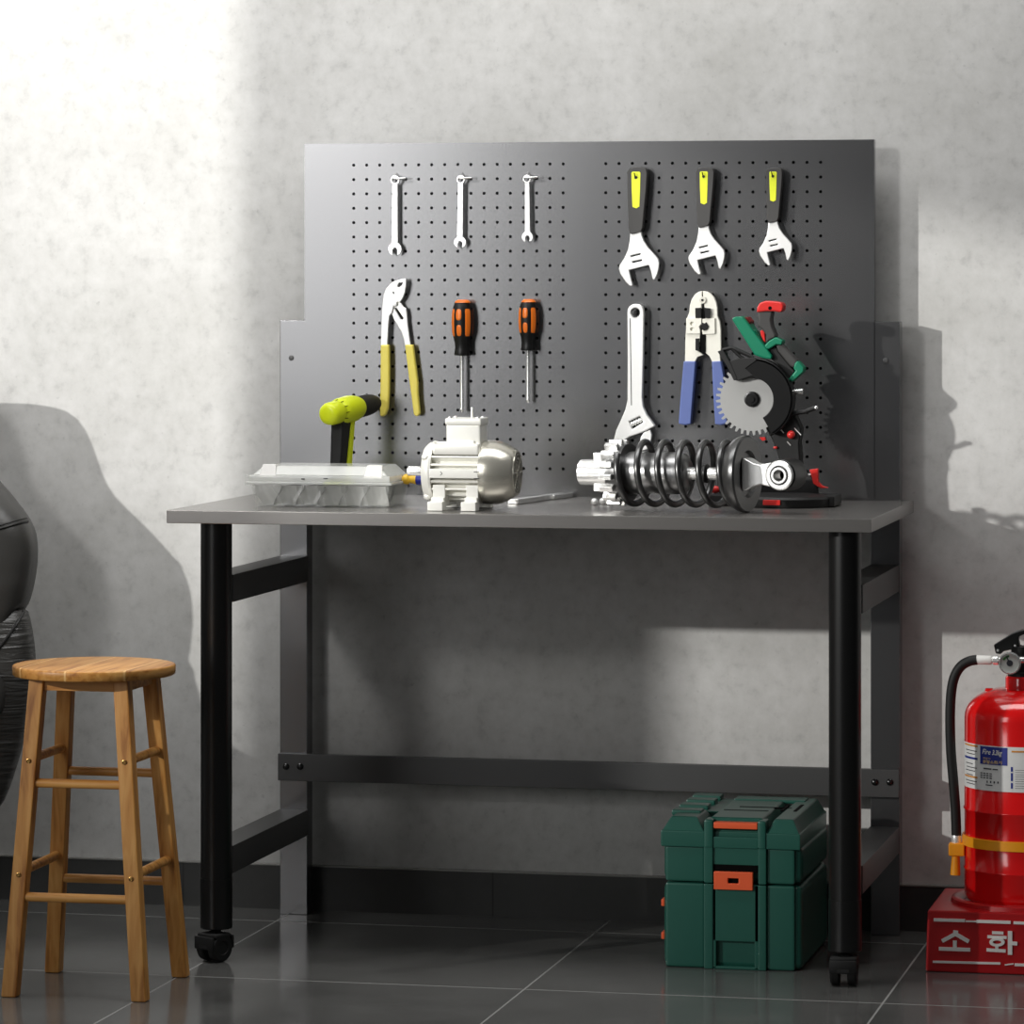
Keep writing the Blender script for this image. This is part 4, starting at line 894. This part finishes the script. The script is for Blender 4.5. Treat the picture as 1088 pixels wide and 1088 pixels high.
MB().lathe((CCX, -.55, .0), (0, 0, 1), [(0, 0), (0, .27), (.012, .275), (.03, .25), (.06, .05), (.06, 0)], 40).build('base', 'black', t)
MB().box(CCX - .04, CCX + .04, -.55, -.22, .33, .37, .01).build('back_bracket', 'black', t)
# ------------------------------------------------------------------ fire extinguisher and its stand
ex0 = .6685; ey0, ey1 = -.42, -.165; eyc = (ey0 + ey1) / 2
zb1 = P(987, 967, ey0).z; ecx = P(1087, 850, eyc).x; ex1 = ecx + (ecx - ex0)
t = thing('extinguisher_stand', 'red plastic stand with white Korean lettering under the fire extinguisher', 'stand', (ecx, eyc, 0))
MB().hexa([(ex0 - .003, ey0 - .003, 0), (ex1 + .003, ey0 - .003, 0), (ex1 + .003, ey1 + .003, 0), (ex0 - .003, ey1 + .003, 0)], [(ex0, ey0, zb1), (ex1, ey0, zb1), (ex1, ey1, zb1), (ex0, ey1, zb1)], .004).build('stand_body', 'baseplastic', t)
rt_ = MB().lathe((ecx, eyc, zb1 - .001), (0, 0, 1), [(0, .122), (.008, .121), (.010, .118), (.010, .110), (.006, .104), (.002, .1)], 64).build('retaining_ring', 'baseplastic', t)
Yt = ey0 - .0033
def strokes(list_, w_):                                             # pixel strokes with square ends on the front of the stand
    m = MB()
    for k_, (x0, y0_, x1, y1_, wd) in enumerate(list_):
        a, b = P(x0, y0_, Yt), P(x1, y1_, Yt); e = (b - a).normalized(); n_ = V(-e.z, 0, e.x) * (wd / 1272)
        q = [a + n_, b + n_, b - n_, a - n_]
        m.plate([[(p.x, p.z) for p in q]], Yt - .00025 * k_, Yt + .004)
    return m
S6 = lambda L: [(975 + a / 6.48, 920 + b / 6.48, 975 + c / 6.48, 920 + d_ / 6.48, w_ / 6.48) for a, b, c, d_, w_ in L]
m = strokes(S6([(262, 446, 258, 480, 34), (262, 468, 168, 518, 26), (258, 468, 352, 522, 26), (256, 515, 256, 570, 26), (146, 570, 362, 578, 24)]), 1)
m.build('lettering', 'white', t)
m = strokes(S6([(512, 460, 590, 464, 20), (480, 488, 612, 494, 20), (545, 545, 545, 575, 22), (474, 578, 606, 586, 22), (636, 450, 636, 612, 30), (636, 532, 686, 536, 24)]), 1)
oc = (975 + 546 / 6.48, 920 + 526 / 6.48)
m.pplate(Yt - .0021, arc(oc[0], oc[1], 8.2, 0, 345, 22, 4.6), .004, [arc(oc[0], oc[1], 4.6, 0, 340, 18, 2.0)])
m.build('lettering', 'white', t)
S2 = lambda du: [(a + du, b, c + du, d_, w_) for a, b, c, d_, w_ in S6([(480, 480, 580, 484, 22), (580, 470, 545, 590, 24), (650, 450, 650, 612, 30)])]
strokes(S2(47), 1).build('lettering', 'white', t)
strokes(S6([(110, 372, 325, 378, 20), (330, 382, 405, 384, 10), (405, 382, 640, 390, 20), (660, 392, 1150, 408, 18), (104, 660, 570, 672, 15), (600, 682, 660, 674, 8), (668, 680, 1150, 700, 18)]), 1).build('border_line', 'white', t)
# extinguisher
exl = P(1025, 850, eyc).x; rE = ecx - exl
zE = lambda v: P(1087, v, eyc).z
z0 = zb1 + .0015
t = thing('fire_extinguisher', 'red fire extinguisher with black hose and orange strap standing on the red stand', 'fire extinguisher', (ecx, eyc, z0))
zsh = zE(762); ztp = zE(731)
prof = [(0, 0), (0, rE - .010), (.004, rE - .004), (.012, rE)]
for v in (921, 858): prof += [(zE(v) - z0 - .003, rE), (zE(v) - z0 - .001, rE + .0018), (zE(v) - z0 + .001, rE + .0018), (zE(v) - z0 + .003, rE)]
for k in range(11):
    a = k / 10 * math.pi / 2; prof.append((zsh - z0 + math.sin(a) * (ztp - zsh), .030 + (rE - .030) * math.cos(a)))
prof += [(zE(731) - z0, .030), (zE(720) - z0, .030), (zE(718) - z0, .0285), (zE(718) - z0, 0)]
cyl = MB().lathe((ecx, eyc, z0), (0, 0, 1), prof, 72).build('cylinder', 'extred', t, angle=50)
hdx = MB(); hdx.lathe((ecx, eyc, zE(718)), (0, 0, 1), [(0, 0), (0, .026), (.006, .026), (.008, .021), (.05, .020), (.05, 0)], 28); hdx.build('valve_body', 'black', t)
# wrap helper: angle from the front (towards -y), to the left is negative
def wrap(x, z, r): 
    th = x / r; return V(ecx + math.sin(th) * r, eyc - math.cos(th) * r, z)
AF = YAW * .25
def cpatch(x0, x1, za, zb_, r, name, material, parent):
    m = MB(); n_ = max(2, int(abs(x1 - x0) / .004)); prev = None
    for k in range(n_ + 1):
        x = x0 + (x1 - x0) * k / n_; a, b = m.bm.verts.new(wrap(x, za, r)), m.bm.verts.new(wrap(x, zb_, r))
        if prev: m.bm.faces.new((prev[0], a, b, prev[1]))
        prev = (a, b)
    return m.build(name, material, parent)
XW = lambda u: rE * math.asin(max(-1, min(1, ((u - 1087) / 634) / rE)))   # arc position of a pixel column
zr = lambda v: P(1087, v - 3.3, eyc - rE).z
lab = cpatch(-rE * 2.0, rE * 2.0, zr(845.5), zr(797.5), rE + .0006, 'label', 'paper', t)
blx0, blx1 = -.0705, -.0170
cpatch(blx0, blx1, zr(817.5), zr(798.5), rE + .001, 'label_title_panel', 'navy', lab)
m = MB()
def inkpatch(x0, x1, va, vb):
    prev = None; n_ = max(1, int((x1 - x0) / .004))
    for k in range(n_ + 1):
        x = x0 + (x1 - x0) * k / n_; a, b = m.bm.verts.new(wrap(x, zr(va), rE + .0012)), m.bm.verts.new(wrap(x, zr(vb), rE + .0012))
        if prev: m.bm.faces.new((prev[0], a, b, prev[1]))
        prev = (a, b)
for k, v in enumerate((805, 808.5, 819, 823, 826.5, 831, 837.5, 840.5)): inkpatch(-.118 + .004 * (k % 2), -.079 - .006 * (k % 3), v + .5, v - .4)
m.build('label_fine_print', 'ink', lab)
for ip in ((-.125, -.077, 800.5, 798.7), (-.125, -.077, 834, 832.2), (-.010, .06, 803, 801.2)):
    m = MB(); inkpatch(*ip); m.build('label_bar', 'oprint', lab)
for ip in ((-.125, -.077, 814.2, 812), (-.0112, -.0078, 823.5, 818.5), (-.0112, -.0078, 833.5, 825), (-.0112, -.0078, 841.5, 835.5)):
    m = MB(); inkpatch(*ip); m.build('label_bar', 'navy', lab)
m = MB()
inkpatch(-.063, -.046, 822.8, 821.4); inkpatch(-.044, -.034, 822.8, 821.6)
for r_ in range(3):
    for k in range(4): inkpatch(-.070 + .0066 * k, -.0652 + .0066 * k, 826.6 + r_ * 2.4 + 1.2, 826.6 + r_ * 2.4)
for k in range(4): inkpatch(-.056 + .007 * k, -.0535 + .007 * k, 837, 834.8)
inkpatch(-.058, -.044, 840, 838.9)
for k in range(9): inkpatch(-.004, .03, 822 + k * 2.4, 821.6 + k * 2.4)
m.build('label_small_print', 'ink', lab)
def wrapped_text(txt, x0, x1, va, vb, material, shear=0., off=.0):
    cu = bpy.data.curves.new('txt', 'FONT'); cu.body = txt; cu.shear = shear; cu.offset = off; cu.resolution_u = 3
    ob = bpy.data.objects.new('txt', cu); COL.objects.link(ob)
    dg = bpy.context.evaluated_depsgraph_get(); dg.update()
    me = bpy.data.meshes.new_from_object(ob.evaluated_get(dg))
    bpy.data.objects.remove(ob)
    mb = MB(); mb.bm.from_mesh(me); bpy.data.meshes.remove(me)
    if not mb.bm.verts: return
    xs = [v.co.x for v in mb.bm.verts]; ys = [v.co.y for v in mb.bm.verts]
    for v in mb.bm.verts:
        fx = (v.co.x - min(xs)) / (max(xs) - min(xs)); fy = (v.co.y - min(ys)) / (max(ys) - min(ys))
        v.co = wrap(x0 + (x1 - x0) * fx, zr(vb) + (zr(va) - zr(vb)) * fy, rE + .0013)
    mb.build('label_lettering', material, lab, smooth=False)
wrapped_text('Fire', -.0655, -.0475, 801.2, 806.8, 'white', .3, .015)
wrapped_text('3.3kg', -.0450, -.0262, 801.5, 808.6, 'white', .3, .03)
wrapped_text('축압식', -.0640, -.0485, 810.0, 812.0, 'gold', 0, .01)
wrapped_text('분말소화기', -.0640, -.0270, 812.8, 816.6, 'gold', 0, .02)
# orange strap and nozzle
zs0 = zr(903.5)
strap = MB()
bm = strap.bm; prev = None
for k in range(65):
    a = 2 * math.pi * k / 64; r0 = rE + .0008; r1 = rE + .0042
    rg = [bm.verts.new((ecx + math.sin(a) * r, eyc - math.cos(a) * r, zs0 + h_)) for r, h_ in ((r0, -.0085), (r1, -.0080), (r1, .0080), (r0, .0085))]
    if prev:
        for e_ in range(4): bm.faces.new((prev[e_], prev[(e_ + 1) % 4], rg[(e_ + 1) % 4], rg[e_]))
    prev = rg
strap.build('strap', 'band', t)
nx = P(1015.5, 900, eyc - .02); Yn = eyc - .02
strap2 = MB().box(nx.x - .0115, ecx - rE * .97, Yn - .012, Yn + .012, P(1015, 909, Yn).z, P(1015, 895, Yn).z, .003); strap2.build('strap_loop', 'band', t)
q0, q1 = P(1016, 896, Yn), P(1015, 929.5, Yn)
MB().lathe(q0, q1 - q0, [(0, 0), (0, .0058), (.01, .006), ((q1 - q0).length, .0088), ((q1 - q0).length, .0065), (.02, .004), (.02, 0)], 24).build('nozzle', 'band', t)
hz_ = [P(u, v, Yn) for u, v in ((1038, 701), (1030, 702.5), (1022, 707), (1016, 715), (1012, 727), (1010, 745), (1009.5, 770), (1010.5, 800), (1013, 830), (1015.2, 860), (1016.3, 888))]
MB().tube(smooth_path(hz_), .0085, 16).build('hose', 'rubber', t)
m = MB(); a, b = P(1037.5, 701, Yn), P(1053.5, 701.5, Yn); m.cyl(a, b, .0078, None, 20, .001); m.build('hose_ferrule', 'white', t)
m = MB(); b2 = P(1062, 701.5, Yn - .0); m.lathe(b, (b2 - b), [(0, .005), (.002, .0055), (.003, .0078), (.011, .0082), (.013, .006), (.06, .006), (.06, 0)], 20); m.build('hose_fitting', 'chrome', t)
m = MB(); a, b = P(1016.3, 897, Yn), P(1016.2, 887, Yn); m.cyl(a, b, .0086, None, 20, .0008); m.build('hose_end_ferrule', 'steel', t)
# gauge
Yg = eyc - .045; gc = P(1073.2, 704.5, Yg)
ga = MB().lathe(gc, (-.1, -1, .0), [(-.03, .006), (-.012, .006), (-.012, .0165), (-.001, .0188), (.004, .0188), (.005, .0165), (.002, .0158), (.002, .0157)], 36).build('gauge', 'chrome', t)
gdv = V(-.1, -1, 0).normalized(); MB().lathe(gc, gdv, [(.0022, 0), (.0021, .0160)], 32).build('dial', 'dial', ga)
m = MB(); m.lathe(gc + gdv * .0026, gdv, [(0, .0055), (.0004, .005), (.0004, 0)], 20); 
g3 = gc + gdv * .0028; m.tube([g3, g3 + V(-.006, -.0002, .012)], .0011, 6); m.build('needle', 'ink', ga)
m = MB(); q = gc + gdv * .0024
for k in range(5):
    a = math.radians(95 + k * 12); a2 = math.radians(107 + k * 12)
    vs = [m.bm.verts.new(q + V(math.cos(x) * r, 0, math.sin(x) * r)) for x, r in ((a, .010), (a2, .010), (a2, .0135), (a, .0135))]; m.bm.faces.new(vs)
m.build('dial_zone', 'dialgreen', ga)
# lever and carrying handle
Yl = eyc - .011
f = lambda L: [(1008 + x / 8.375, 650 + y / 8.375) for x, y in L]
m = MB(); m.pplate(Yl, f([(400, 296), (480, 245), (560, 195), (640, 165), (760, 140), (960, 120), (965, 165), (800, 180), (700, 190), (660, 205), (625, 222), (618, 250), (632, 320), (640, 360), (600, 345), (545, 340), (490, 352), (460, 378), (418, 372)]), .022)
lvr = m.build('squeeze_lever', 'black', t, bevel=.0015)
for x, y in ((437, 344), (590, 304)):
    q = P(*f([(x, y)])[0], Yl); MB().lathe(q, (0, -1, 0), [(-.001, .0022), (.0012, .002), (.0015, 0)], 12).build('rivet', 'steel', lvr)
m = MB(); m.pplate(Yl, f([(630, 300), (680, 330), (760, 345), (980, 350), (980, 400), (740, 400), (650, 400)]), .022); m.build('carry_handle', 'black', t, bevel=.0015)
m = MB(); q = P(1048, 729, eyc); m.box(q.x - .002, q.x + .012, eyc - .006, eyc + .006, q.z - .014, q.z - .003, .002); m.build('lug', 'extred', t)
# ------------------------------------------------------------------ light
world = bpy.data.worlds.new('world'); C.world = world; world.use_nodes = True
bg = world.node_tree.nodes['Background']; bg.inputs['Color'].default_value = (.95, .97, 1, 1); bg.inputs['Strength'].default_value = .045
def aim(o, target): o.rotation_euler = (Vector(target) - o.location).to_track_quat('-Z', 'Y').to_euler()
def spot(name, loc, target, energy, size, ang, col):
    l = bpy.data.lights.new(name, 'SPOT'); l.energy = energy; l.shadow_soft_size = size; l.spot_size = math.radians(ang); l.spot_blend = 1.0; l.color = col
    o = bpy.data.objects.new(name, l); COL.objects.link(o); o.location = loc; aim(o, target); return o
spot('sun_through_windows', (-5.5, -6.0, 2.65), (-.05, 0, 1.42), 2150, .06, 26, (1, .985, .95))
spot('front_fill_spot', (-1.95, -4.5, 2.6), (-.45, 0, 1.75), 320, .28, 36, (1, .99, .97))  # added unseen fill spot, aimed high so the lower wall stays dim
wl = bpy.data.lights.new('reflection_fill', 'AREA'); wl.shape = 'RECTANGLE'; wl.size = 1.0; wl.size_y = 1.75; wl.energy = 20; wl.color = (1, 1, 1)  # added unseen area light; its reflection brightens the pegboard's left side
wo = bpy.data.objects.new('reflection_fill', wl); COL.objects.link(wo); wo.location = (-1.88, -4.9, 1.58); wo.rotation_euler = (math.pi / 2, 0, 0)
cl_ = bpy.data.lights.new('overhead_fill', 'AREA'); cl_.shape = 'RECTANGLE'; cl_.size = 3.2; cl_.size_y = .9; cl_.energy = 50; cl_.color = (1, .995, .985)  # added unseen fill from above, brightens the upper wall and fades downward
co = bpy.data.objects.new('overhead_fill', cl_); COL.objects.link(co); co.location = (-.5, -.9, 2.75)
vs = C.view_settings; C.display_settings.display_device = 'sRGB'
vs.view_transform = 'Standard'; vs.look = 'None'; vs.exposure = 0; vs.gamma = 1; vs.use_curve_mapping = False
C.cycles.max_bounces = 8; C.cycles.transparent_max_bounces = 16; C.cycles.use_denoising = True
